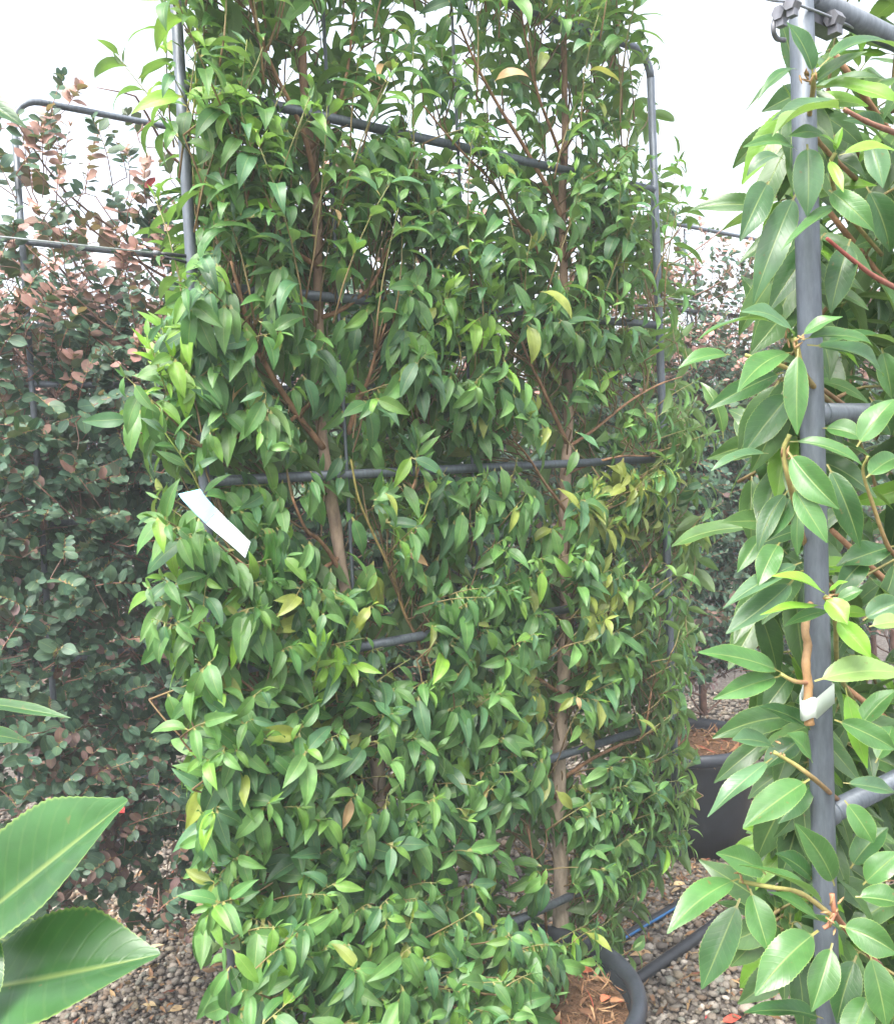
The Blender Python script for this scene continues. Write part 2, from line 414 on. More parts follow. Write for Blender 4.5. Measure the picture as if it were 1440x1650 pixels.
def pebbles():
    # near ground dense; the far ground sparser and a little coarser
    Vs, Fs, Ts, k = [], [], [], 0
    pal = np.array([(0.30, 0.29, 0.27), (0.23, 0.21, 0.185), (0.38, 0.36, 0.33), (0.17, 0.16, 0.15), (0.31, 0.25, 0.20), (0.27, 0.25, 0.20), (0.55, 0.54, 0.51), (0.24, 0.26, 0.24)])
    for (x0, x1, y0, y1, dens, rm, hi) in ((-1.6, 1.9, 2.05, 3.6, 5200, 0.0088, True), (-2.4, 2.8, 3.6, 6.2, 2200, 0.0105, False)):
        m_ = int((x1 - x0) * (y1 - y0) * dens)
        c = np.stack([rng.uniform(x0, x1, m_), rng.uniform(y0, y1, m_), np.zeros(m_)], 1)
        px = project(c); keep = (px[:, 0] > -60) & (px[:, 0] < 1500) & (px[:, 1] < 1760); c = c[keep]; m_ = len(c)
        r = np.clip(rng.lognormal(math.log(rm), 0.32, m_), 0.004, 0.022)
        iv, iff = (IV, IF)
        sc = np.stack([r * rng.uniform(0.9, 1.5, m_), r * rng.uniform(0.75, 1.1, m_), r * rng.uniform(0.5, 0.8, m_)], 1)
        lump = 1 + rng.normal(0, 0.10, (m_, len(iv), 1))
        q = iv[None] * lump * sc[:, None]
        a = rng.uniform(0, 6.28, m_); tl = rng.normal(0, 0.35, m_)
        ct, st = np.cos(tl)[:, None], np.sin(tl)[:, None]
        y_ = q[..., 1] * ct - q[..., 2] * st; z_ = q[..., 1] * st + q[..., 2] * ct
        ca, sa = np.cos(a)[:, None], np.sin(a)[:, None]
        X = q[..., 0] * ca - y_ * sa; Y = q[..., 0] * sa + y_ * ca
        c[:, 2] = r * rng.uniform(0.1, 1.3, m_)
        v = np.stack([X, Y, z_], -1) + c[:, None]
        Vs.append(v.reshape(-1, 3)); Fs.append((iff[None] + (np.arange(m_) * len(iv))[:, None, None] + k).reshape(-1, 3)); k += m_ * len(iv)
        t = .55 * pal[rng.choice(len(pal), m_, p=[.22, .19, .15, .14, .1, .1, .05, .05])] * rng.uniform(0.7, 1.25, (m_, 1)) * np.array([.98, .90, .80])
        Ts.append(np.repeat(t, len(iv), 0))
    o = np_mesh('gravel', np.concatenate(Vs), np.concatenate(Fs), M_stone, None, np.concatenate(Ts))
    tag(o, 'loose grey and tan gravel covering the nursery ground', 'gravel', kind='stuff')
pebbles()

DRY = np.array([(0.30, 0.17, 0.09), (0.22, 0.12, 0.07), (0.38, 0.25, 0.13), (0.26, 0.08, 0.05), (0.17, 0.10, 0.065), (0.42, 0.31, 0.18)])
def litter():
    cl = [(on_ground(1110, 1400), 0.34, 900), (on_ground(1080, 1440), 0.4, 600), (on_ground(250, 1480), 0.4, 800), (on_ground(700, 1420), 0.55, 900), (on_ground(1150, 1200), 0.4, 350),
          (on_ground(40, 1330), 0.35, 240), (on_ground(1280, 1360), 0.3, 260), (on_ground(950, 1560), 0.25, 150), (on_ground(1240, 1560), 0.35, 120)]
    P = []
    for c, sd, k in cl:
        P.append(c + np.stack([rng.normal(0, sd, k), rng.normal(0, sd, k), np.zeros(k)], 1))
    P = np.concatenate(P); P = P[P[:, 1] > 2.0]; k = len(P); P[:, 2] = rng.uniform(0.012, 0.024, k)
    a = rng.uniform(0, 6.28, k)
    D = np.stack([np.cos(a), np.sin(a), rng.normal(0, 0.25, k)], 1)
    L = rng.uniform(0.018, 0.06, k)
    t = DRY[rng.choice(6, k, p=[.27, .27, .1, .05, .26, .05])] * .75 * rng.uniform(0.7, 1.2, (k, 1))
    o = leaves('leaf_litter', M_dry, None, P, D, np.tile(UP, (k, 1)) + rng.normal(0, .4, (k, 3)), L, L * rng.uniform(0.2, 0.5, k), rng.normal(0.3, 0.8, k), 0.5, t, 6, 3, 'laurel', 0, 0.6, 0.2)
    tag(o, 'scattered brown and reddish dead leaves and bark bits lying on the gravel', 'leaf litter', kind='stuff')
litter()

def fallen(px, py, deg, L, colr, label, z=0.02, wr=0.42):
    p = on_ground(px, py, z); a = rad(deg)
    D = np.array([[math.cos(a), math.sin(a), 0.05]])
    o = leaves('fallen_leaf', M_dry, None, [p - D[0] * L / 2], D, [[0.1, -0.35, 1]], L, L * wr, 0.5, 0.5, [colr], 12, 5, 'laurel', 0.03, 0.2, 0.15)
    tag(o, label, 'fallen leaf', 'fallen leaves on the ground and in the pots')
TAN = (0.50, 0.36, 0.20); RED = (0.42, 0.07, 0.05)
fallen(292, 1622, 35, 0.085, TAN, 'large curled tan fallen leaf on gravel near bottom of left trellis pole')
fallen(253, 1524, 20, 0.055, (0.55, 0.45, 0.28), 'pale cream fallen leaf on gravel above the two big near leaves')
fallen(238, 1618, 160, 0.07, (0.46, 0.35, 0.2), 'light brown fallen leaf on gravel beside the tip of the lowest near leaf')
fallen(274, 1618, 80, 0.045, (0.45, 0.19, 0.06), 'small orange brown fallen leaf lying next to the large curled tan one')
fallen(318, 1575, 60, 0.06, (0.52, 0.42, 0.24), 'yellowish fallen leaf on gravel right beside the left trellis pole')
fallen(1095, 1422, 30, 0.075, TAN, 'tan fallen leaf on gravel between the rear pot and the blue striped pipe')
fallen(1115, 1465, 75, 0.06, (0.5, 0.38, 0.22), 'buff fallen leaf lying just below the blue striped pipe')
fallen(1032, 1535, 170, 0.08, (0.42, 0.28, 0.16), 'brown fallen leaf on gravel between the blue striped pipe and the thick black pipe')
fallen(1182, 1642, 15, 0.085, RED, 'bright red fallen leaf on gravel near the near laurel pole')
fallen(1142, 1640, 60, 0.06, (0.40, 0.06, 0.06), 'small crimson fallen leaf on gravel beside the bright red one')
fallen(1204, 1542, 100, 0.045, (0.55, 0.44, 0.26), 'small cream fallen leaf on open gravel under the near laurel')

# ------------------------------------------------------------------ frames
STEEL = (0.105, 0.125, 0.148)
def frame(name, label, org, width, ztop, bars, r=0.0108, rods=(), zb=0.0, rod_foot=.3, group='steel trellis frames', corner=0.07, arch=True, seg=10, collars=()):
    root = thing(name, label, 'trellis frame', tuple(org + UP * zb), group)
    a0, a1 = org, org + d * width
    for p in (a0, a1):
        mb = MB(); zt = ztop - (corner if arch else 0)
        mb.tube([p + UP * z for z in np.linspace(zb, zt, 6)], r, seg, STEEL); mb.build('pole', M_steel, root)
    mb = MB()
    if arch:
        c0, c1 = a0 + d * corner + UP * (ztop - corner), a1 - d * corner + UP * (ztop - corner)
        pts = [c0 - d * corner * math.cos(t) + UP * corner * math.sin(t) for t in np.linspace(0, math.pi / 2, 7)] + \
              [c1 + d * corner * math.sin(t) + UP * corner * math.cos(t) for t in np.linspace(0, math.pi / 2, 7)]
        pts = [pts[0] - UP * .002] + pts
        mb.tube(pts, r * 1.01, seg, STEEL); mb.build('top_rail', M_steel, root)
    for z in bars:
        mb = MB(); mb.tube([a0 + UP * z + d * (r * .5), (a0 + a1) / 2 + UP * z, a1 + UP * z - d * (r * .5)], r * 0.97, seg, STEEL)
        for e_, sg in ((a0, 1), (a1, -1)):     # weld bead where the bar meets the pole
            mb.tube([e_ + UP * z + d * sg * r * .9, e_ + UP * z + d * sg * r * 1.45], r * 1.1, seg, STEEL)
        mb.build('crossbar', M_steel, root)
    for s_ in rods:
        mb = MB(); mb.tube([a0 + d * s_ - n * (r + .003) + UP * z for z in (rod_foot, ztop - .01)], 0.0042, 6, (0.10, 0.12, 0.14)); mb.build('rod', M_steel, root)
    for z in collars:
        mb = MB(); mb.tube([a0 + UP * (z - .03), a0 + UP * (z + .03)], r * 1.25, seg, (.05, .055, .06)); mb.build('collar', M_steel, root)
    return root
S = 0.3757
HB = CAM_H + 0.7423
main_bars = [HB - S * i for i in range(0, 6)]
POT_H = 0.385
s570 = (on_main(569, 850) - P0) @ d; s770 = (on_main(771, 850) - P0) @ d
frame('trellis', 'round cornered steel trellis frame carrying the big two stemmed laurel hedge', P0, PW, HB + S, main_bars, rods=(s570, s770), zb=.462, seg=14, rod_foot=POT_H - .12)

# ------------------------------------------------------------------ pots
def pot(label, c, R, H, name='plant_pot', soil=0.05, seed=1, mulch=260):
    c = np.array([c[0], c[1], 0.0])
    root = thing(name, label, 'plant pot', tuple(c), 'black plastic plant pots')
    mb = MB()
    mb.lathe(c, [(R * .80, .012), (R * .82, .004), (R * .84, H * .3), (R * .89, H * .72), (R * .915, H - .055), (R * .915, H - .02), (R * .88, H - .02), (R * .80, .05)], 64, (0.010, 0.012, 0.015)); mb.build('wall', M_black, root)
    mb = MB()
    rp = [(R * .95 + .019 * math.cos(t), H - .012 + .026 * math.sin(t)) for t in np.linspace(-2.2, 3.6, 12)]
    mb.lathe(c, rp, 64, (0.026, 0.031, 0.039)); mb.build('rim', M_black, root)
    mb = MB(); V = [c + UP * (H - soil + .05)]; seg = 40; F = []
    rings = 7
    for i in range(1, rings + 1):
        rr = R * .91 * i / rings
        for j in range(seg):
            a = j * 2 * math.pi / seg
            V.append(c + np.array([rr * math.cos(a), rr * math.sin(a), H - soil + .05 * (1 - (i / rings) ** 2) + rng.normal(0, .006)]))
    for j in range(seg):
        F.append((0, 1 + j, 1 + (j + 1) % seg))
        for i in range(rings - 1):
            a, b = 1 + i * seg + j, 1 + i * seg + (j + 1) % seg
            F.append((a, a + seg, b + seg, b))
    mb.add(V, F, (0.13, 0.075, 0.043)); so = mb.build('soil', M_soil, root)
    k = mulch
    a = rng.uniform(0, 6.28, k); rr = R * .86 * np.sqrt(rng.random(k))
    P = c + np.stack([rr * np.cos(a), rr * np.sin(a), H - soil + .05 * (1 - (rr / R) ** 2) + .006], 1)
    b = rng.uniform(0, 6.28, k); D = np.stack([np.cos(b), np.sin(b), rng.normal(.1, .3, k)], 1); L = rng.uniform(.02, .07, k)
    t = np.array([(0.30, 0.15, 0.08), (0.20, 0.10, 0.06), (0.40, 0.24, 0.13), (0.34, .07, .045)])[rng.choice(4, k, p=[.4, .34, .18, .08])] * .75
    mo = leaves('mulch', M_dry, None, P, D, np.tile(UP, (k, 1)) + rng.normal(0, .5, (k, 3)), L, L * rng.choice([.08, .12, .4], k), rng.normal(0, 1, k), .4, t, 5, 3, 'laurel', 0, .5, .2)
    mo.parent = root; mo.location = -c; mo['kind'] = 'stuff'
    return root
POT_MAIN = np.array([0.092, 2.12, 0]); POT_H = 0.385
pot('large black pot with rolled rim holding the big two stemmed laurel hedge', POT_MAIN, 0.315, POT_H, mulch=500)
POT_R = at(1112, 1300, 3.85)
pot('black pot with thick rim standing on gravel under the far right bronze hedge', POT_R, 0.285, 0.43)
POT_L = B0 + d * 0.78 + n * .06
pot('black pot half hidden under the bronze leaved hedge beside the tagged laurel', POT_L, 0.29, 0.40, mulch=120)
fallen(898, 1588, 30, .055, RED, 'red fallen leaf on the potting mix close to the thicker right stem', POT_H - .012)
fallen(940, 1562, 160, .06, (.36, .1, .06), 'rusty red fallen leaf on the potting mix behind the right stem', POT_H - .01)
fallen(975, 1605, 60, .06, (.46, .13, .07), 'orange red fallen leaf against the right rim of the big pot', POT_H - .005)

# ------------------------------------------------------------------ main laurel hedge
hedge = thing('laurel_hedge', 'tall green laurel hedge with two stems and a white tag, trained flat on a trellis', 'hedge', (POT_MAIN[0], POT_MAIN[1], POT_H))
TRL = [(486, 60), (489, 130), (500, 230), (511, 330), (512, 450), (514, 560), (514, 640), (521, 720), (533, 800), (545, 880), (556, 950), (570, 1030), (588, 1130), (607, 1230), (611, 1290), (607, 1400), (603, 1500), (602, 1570)]
TRR = [(908, 40), (909, 140), (910, 230), (905, 330), (908, 430), (912, 560), (916, 660), (911, 770), (909, 900), (912, 1000), (907, 1100), (902, 1200), (899, 1300), (904, 1400), (903, 1500), (902, 1560)]
BR = {  # branch paths in the panel: (points, start radius, end radius)
 'a': ([(521, 722), (482, 672), (442, 612), (412, 557), (396, 510), (386, 470), (372, 420)], .0075, .003),
 'b': ([(511, 318), (495, 235), (473, 177), (443, 117), (414, 44), (395, -40)], .006, .0022),
 'c': ([(906, 360), (893, 322), (862, 268), (836, 222), (804, 172), (768, 105), (740, 40)], .007, .0025),
 'd': ([(907, 262), (888, 210), (866, 150), (850, 80), (838, 10)], .005, .002),
 'e': ([(911, 505), (896, 470), (880, 440), (862, 395), (850, 370)], .006, .0025),
 'f': ([(850, 375), (836, 362), (808, 316), (786, 285), (740, 240), (682, 170)], .005, .002),
 'g': ([(914, 715), (896, 675), (876, 630), (853, 582), (838, 545)], .006, .0025),
 'h': ([(922, 845), (905, 815), (880, 782), (850, 735), (826, 708)], .005, .002),
 'i': ([(548, 922), (530, 890), (512, 868), (492, 852), (470, 800)], .006, .0025),
 'j': ([(560, 700), (577, 648), (592, 615), (606, 568), (622, 520)], .006, .0025),
 'k': ([(516, 512), (548, 500), (580, 477), (602, 455), (625, 400)], .006, .0025),
 'l': ([(683, 1072), (672, 1030), (650, 985), (630, 922), (602, 862), (578, 805), (565, 740)], .004, .0022),
 'm': ([(908, 765), (950, 748), (1000, 735), (1045, 735)], .005, .002),
 'n': ([(916, 720), (960, 690), (1012, 648), (1060, 620), (1098, 607)], .005, .002),
 'o': ([(900, 1260), (950, 1225), (1000, 1200), (1035, 1185), (1050, 1110)], .006, .0025),
 'p': ([(908, 420), (940, 380), (975, 330), (1000, 260)], .006, .002),
 'q': ([(910, 240), (945, 180), (985, 100), (1000, 20)], .005, .002),
 'r': ([(512, 430), (470, 400), (440, 355), (420, 290), (405, 200)], .006, .002),
 's': ([(500, 240), (540, 180), (560, 110), (570, 20)], .005, .002),
 't': ([(545, 900), (470, 945), (430, 935), (380, 900)], .005, .002),
 'u': ([(415, 1090), (413, 1020), (417, 950)], .003, .0018),
 'v': ([(590, 1140), (520, 1120), (440, 1130), (380, 1090)], .006, .002),
 'w': ([(611, 1290), (640, 1240), (655, 1160), (690, 1110)], .006, .002),
 'x': ([(905, 1120), (860, 1090), (800, 1060), (740, 1000)], .006, .002),
 'y': ([(900, 1290), (850, 1240), (800, 1200), (730, 1160)], .006, .002),
 'z': ([(608, 1390), (540, 1370), (450, 1330), (380, 1290)], .006, .002),
 'aa': ([(903, 1430), (960, 1390), (1030, 1330), (1075, 1300)], .006, .002),
 'bb': ([(606, 1330), (650, 1370), (640, 1380), (700, 1440)], .005, .002),
 'cc': ([(512, 640), (450, 690), (400, 700), (330, 720)], .005, .002),
 'dd': ([(914, 980), (960, 1000), (1010, 960), (1050, 900)], .006, .002),
 'ee': ([(880, 1500), (876, 1450), (862, 1405), (850, 1330)], .004, .002),
 'ff': ([(700, 690), (690, 712), (678, 745), (660, 800)], .004, .002),
}
BARK = np.array((0.27, 0.165, 0.105)); BARK2 = np.array((0.36, 0.30, 0.24)); TWG = np.array((0.27, 0.155, 0.09))
skel = []
for tr, r1, r0 in ((TRL, .0175, .009), (TRR, .0235, .0075)):
    pts = np.array([on_main(x, y, -.035 + .0 * i) for i, (x, y) in enumerate(tr)])
    pts = smooth_path(pts, 4); N = len(pts); tt = np.linspace(0, 1, N)
    r = r0 + (r1 - r0) * tt ** 1.1
    r = r * (1 + .05 * np.sin(tt * 40 + 1) + rng.normal(0, .02, N)); r[-4:] *= np.linspace(1.03, 1.45, 4)
    col = BARK[None] * (1 - tt[:, None]) + BARK2[None] * tt[:, None]
    mb = MB(); mb.tube(pts, r, 12, col, True, .035); mb.build('trunk', M_bark, hedge)
    skel.append(pts)
for key, (pp, r0, r1) in BR.items():
    offs = np.linspace(-.03, .05, len(pp)); pts = smooth_path(np.array([on_main(x, y, o) for (x, y), o in zip(pp, offs)]), 4)
    N = len(pts); tt = np.linspace(0, 1, N)
    g = np.array((.26, .23, .07)) if key in ('l', 'u') else TWG
    col = TWG[None] * (1 - tt[:, None]) + (g * 1.05)[None] * tt[:, None]
    mb = MB(); mb.tube(pts, r0 + (r1 - r0) * tt, 8, col, True, .03); mb.build('branch', M_bark, hedge)
    skel.append(pts)
SK = np.concatenate(skel)

LEFT = [(-260, 310), (0, 275), (60, 262), (200, 290), (300, 305), (400, 310), (500, 275), (600, 248), (700, 248), (800, 265), (900, 295), (1000, 285), (1100, 290), (1200, 325), (1300, 335), (1400, 335), (1500, 355), (1650, 385), (1750, 420)]
RIGHT = [(-260, 980), (0, 985), (100, 995), (200, 1020), (300, 1030), (400, 1035), (500, 1045), (600, 1075), (700, 1095), (800, 1098), (900, 1090), (1000, 1065), (1100, 1070), (1200, 1062), (1300, 1072), (1350, 1060), (1400, 1000), (1450, 970), (1600, 985), (1650, 930), (1750, 800)]
GAPS = [(590, 200, 48, .2), (615, 95, 55, .3), (690, 240, 38, .3), (615, -10, 70, .38), (700, 20, 50, .35), (745, 885, 40, .15), (790, 840, 40, .4), (560, 60, 45, .55), (700, 60, 60, .6), (760, 1380, 80, .45), (850, 1330, 50, .5), (880, 1440, 60, .5),
        (740, 660, 30, .6), (570, 880, 30, .4), (620, 1015, 50, .55), (800, 260, 50, .55), (950, 300, 50, .6), (1000, 180, 60, .6), (600, 1490, 50, .35), (975, 1600, 40, .15), (560, 1480, 50, .6), (650, 1210, 40, .6), (860, 1650, 60, .4)]
YEL = [(890, 600, 40), (880, 660, 35), (1055, 835, 65), (1040, 745, 50), (480, 985, 30), (508, 745, 22), (566, 1150, 35), (870, 1095, 40), (935, 1100, 45), (925, 1240, 50), (975, 970, 50), (695, 830, 30), (620, 960, 40), (900, 820, 45), (1000, 800, 60), (350, 1270, 22)]
NEW = [(305, 120, 60), (320, 60, 50), (245, 595, 45), (285, 780, 30), (640, 790, 60), (760, 520, 80), (590, 790, 50), (985, 600, 40), (310, 560, 40), (1050, 570, 40), (530, 1090, 60), (400, 180, 40), (650, 640, 40), (800, 560, 40)]
G_A = np.array((0.048, 0.138, 0.036)); G_B = np.array((0.104, 0.220, 0.056)); G_C = np.array((0.050, 0.128, 0.054)); G_Y = np.array((0.30, 0.32, 0.055)); G_N = np.array((0.16, 0.31, 0.035)); G_O = np.array((0.46, 0.30, 0.16))
def tint_main(p, f):
    x, y = project(p)
    w = rng.random()
    c = G_A * (1 - w) + G_B * w
    if rng.random() < .25: c = G_C * rng.uniform(.8, 1.2)
    if f > .85 and rng.random() < .35: c = c * .5 + G_N * .5
    pn = .012
    for (gx, gy, gr) in NEW:
        if (x - gx) ** 2 + (y - gy) ** 2 < gr * gr: pn = max(pn, .55 if f > .5 else .15)
    if rng.random() < pn: c = G_N * rng.uniform(.75, 1.15)
    py_ = .02
    for (gx, gy, gr) in YEL:
        if (x - gx) ** 2 + (y - gy) ** 2 < gr * gr: py_ = .45
    if rng.random() < py_: c = c * .35 + G_Y * .65 * rng.uniform(.7, 1.15)
    if rng.random() < .003: c = G_O
    return c * rng.uniform(.85, 1.18)

SH = Shoots()
cand = 0
want = 2450
bar_pts = [(x, 150 + (x - 320) * .19) for x in range(305, 525, 13)] + [(x, 205 + (x - 600) * .19) for x in (606, 618, 630, 642, 655, 666)] + [(x, 236 + (x - 745) * .19) for x in range(748, 1010, 14)] + [(x, 470 + (x - 480) * .085) for x in list(range(310, 470, 26)) + list(range(575, 970, 28))] + [(x, 988 - (x - 880) * .16) for x in range(820, 1000, 26)] + [(x, 1200) for x in range(880, 1040, 30)]
while cand < want:
    y = rng.uniform(-230, 1725); l, r_ = interp(LEFT, y), interp(RIGHT, y)
    x = rng.uniform(l - 12, r_ + 34)
    z_ = on_main(x, y)[1]
    wgt = (z_ / 2.9) ** 2
    if y < 400: wgt *= .46 + .46 * max(0, (y - 120)) / 280
    for gx, gy, gr, gw in GAPS:
        q = math.hypot(x - gx, y - gy) / gr
        if q < 1.25: wgt *= gw if q < 1 else (gw + 1) / 2
    if bar_pts: x, y = bar_pts.pop(); y += 6; wgt = 2; forced = True
    else: forced = False
    if rng.random() > wgt: continue
    cand += 1
    front = forced or rng.random() < .62
    off = rng.uniform(.0, .13) if front else rng.uniform(-.16, -.03)
    if y > 1400 and front: off += rng.uniform(0, .24) * min(1, (y - 1400) / 150) * (x < 900)
    tip = on_main(x, y, off)
    ln = rng.uniform(.07, .17)
    # edges of the panel grow outwards, the face grows to the front and up
    e = (x - (l + r_) / 2) / ((r_ - l) / 2)
    out = (n if front else -n * .7) + d * (np.sign(e) * max(0, abs(e) - .72) * 3.2)
    axis = nrm(out * rng.uniform(.35, 1.0) + UP * rng.uniform(.25, 1.0) + d * rng.normal(0, .45))
    isnew = any((x - gx) ** 2 + (y - gy) ** 2 < gr * gr for gx, gy, gr in NEW) and rng.random() < .5
    base = tip - axis * ln * .75
    # woody twig back to the nearest limb
    dd = np.linalg.norm(SK - base + UP * .07, axis=1) + np.maximum(0, (SK[:, 2] - base[2] + .02)) * 2.0
    j = int(np.argmin(dd)); q = SK[j]
    mid = (q + base) / 2 + out * .015 + rng.normal(0, .008, 3)
    gap = np.linalg.norm(q - base)
    if gap > .09: q = base + (q - base) * .09 / gap; mid = (q + base) / 2 + out * .01
    tw = np.array([(1 - t) ** 2 * q + 2 * t * (1 - t) * mid + t * t * base for t in np.linspace(0, 1, 6)])
    SH.stalk(tw, np.linspace(.0021, .0018, 6), TWG * np.array((.70, .85, .70)) * rng.uniform(.6, .95))
    droop = rng.uniform(.1, .5) if y < 420 else (rng.uniform(.6, 1.7) if y < 950 else rng.uniform(.45, 1.35))
    bend = 1.05 if y > 420 else 1.45
    if y < 470 and not forced and rng.random() < .42:       # upright leading shoots with arching leaves near the top
        lean = -.25 * np.sign(e) if rng.random() < .6 else rng.normal(0, .2)
        SH.shoot(tip - UP * .15, nrm(UP + d * lean + out * .12), rng.uniform(.24, .38), int(rng.integers(9, 14)), rng.uniform(.078, .098), .42, out * .6, tint_main, rng.uniform(.0, .2), 1.75, (85, 35), .0024, Nup=1.0, fold=.35)
        continue
    if isnew:
        SH.shoot(base, nrm(UP + out * .3 + d * rng.normal(0, .2)), ln * 1.3, 11, .062, .36, out, tint_main, .1, .6, (60, 22), .0022, ((.25, .2, .07), (.2, .3, .05)))
    else:
        SH.shoot(base, axis, ln, int(rng.integers(6, 10)), rng.uniform(.062, .086), .47, out, tint_main, droop, bend, Nup=.45 if y > 420 else .8, fold=.46)
P, D, Nn, L, Wd, Bd, Fo, Ti = SH.arrays()
# the limbs, bars and tag the photograph shows stay clear of leaves in front of them
CLEAR = [(BR[k][0], 12, .97) for k in ('a', 'b', 'c', 'd', 'f', 'g', 'h', 'i', 'j', 'k', 'l', 'n', 'm', 'o')] + [
    ([(500, 230), (512, 340), (512, 450)], 12, .85), ([(514, 520), (514, 640), (525, 740)], 12, .5), ([(535, 810), (550, 900), (557, 935)], 13, .8), ([(590, 1140), (597, 1180)], 12, .6), ([(610, 1240), (611, 1295)], 14, .85),
    ([(908, 60), (910, 240)], 10, .75), ([(906, 280), (908, 440)], 12, .85), ([(912, 600), (915, 730)], 12, .65), ([(912, 950), (904, 1250)], 15, .75), ([(900, 1250), (900, 1290)], 14, .8), ([(904, 1390), (903, 1500)], 19, .9),
    ([(345, 773), (525, 766)], 9, .72), ([(570, 764), (760, 756)], 9, .5), ([(790, 752), (950, 746)], 9, .35), ([(592, 1043), (680, 1025)], 11, .8), ([(500, 478), (560, 484)], 10, .7), ([(535, 190), (600, 203)], 10, .75), ([(675, 222), (740, 235)], 10, .7), ([(980, 518), (1052, 524)], 9, .7),
    ([(288, 20), (300, 290)], 9, .6), ([(300, 290), (308, 430)], 9, .5), ([(1000, 80), (1040, 120), (1048, 190), (1060, 480)], 9, .7), ([(1063, 490), (1070, 640)], 9, .6), ([(1075, 880), (1080, 1060)], 8, .6), ([(338, 990), (342, 1080)], 8, .5), ([(375, 1520), (383, 1640)], 9, .7),
    ([(300, 792), (318, 812), (405, 890)], 20, .97), ([(570, 800), (573, 930)], 6, .6), ([(771, 790), (774, 880)], 6, .6)]
mids = P + nrm(D + np.array([0, 0, -.15])) * (L * .55)[:, None]
tips = P + nrm(D + np.array([0, 0, -.4])) * (L * .92)[:, None]
keep = np.ones(len(P), bool); pm = [project(P + D * (L * .25)[:, None]), project(mids), project(tips)]
front_ = ((mids - P0) @ n) > -.03
for poly, wd, pr in CLEAR:
    dd = np.minimum(np.minimum(seg_dist(pm[0], poly), seg_dist(pm[1], poly)), seg_dist(pm[2], poly))
    keep &= ~((dd < wd + 5) & front_ & (rng.random(len(P)) < min(.97, pr + .15)))
leaves('foliage', M_leaf, hedge, P[keep], D[keep], Nn[keep], L[keep], Wd[keep], Bd[keep], Fo[keep], Ti[keep], 9, 5, 'laurel', 0.0, .35, .10)
SH.twigs(keep).build('twigs', M_twig, hedge)['kind'] = 'stuff'
print('main leaves', keep.sum())

# tag
tg = thing('plant_tag', 'blank white plastic tag with pale blue end looped on a laurel twig', 'plant tag', tuple(on_main(306, 800, .17)))
def strip(pts, w, mid, tint, th=.0006):
    mb = MB(); pts = smooth_path(pts, 5); T = nrm(np.gradient(pts, axis=0)); N = len(pts); V = []; F = []
    for i in range(N):
        sd = nrm(np.cross(T[i], mid)); nn = nrm(np.cross(sd, T[i]))
        V += [pts[i] - sd * w / 2 + nn * th, pts[i] + sd * w / 2 + nn * th, pts[i] + sd * w / 2 - nn * th, pts[i] - sd * w / 2 - nn * th]
    for i in range(N - 1):
        for j in range(4):
            a, b = i * 4 + j, i * 4 + (j + 1) % 4; F.append((a, b, b + 4, a + 4))
    F += [(3, 2, 1, 0), tuple((N - 1) * 4 + j for j in range(4))]
    mb.add(V, F, tint); return mb
nt_ = nrm(n * .7 + UP * .75)
strip([on_main(330, 822, .185), on_main(352, 843, .195), on_main(378, 866, .20), on_main(399, 886, .20)], .043, nt_, (.72, .82, .88)).build('label_strip', M_tag, tg, False)
strip([on_main(305, 792, .168), on_main(313, 803, .178), on_main(330, 822, .1880), on_main(341, 832.5, .1925)], .0432, nt_, (.24, .50, .62)).build('strap', M_tag, tg, False)

mk = MB()        # the faint smudged line of print that is too small to read
for i in range(9):
    a_ = on_main(346 + i * 3.0, 829 + i * 2.7, .1925 + i * .0009); mk.box(a_ + nt_ * .0012, nrm(on_main(378, 866, .2) - on_main(330, 822, .185)) * .0017, nrm(np.cross(nt_, on_main(378, 866, .2) - on_main(330, 822, .185))) * (.0010 + .0008 * (i % 3)), nt_ * .0002, (.30, .36, .42))
pr_ = mk.build('printing', M_tag, tg, False); pr_['kind'] = 'stuff'

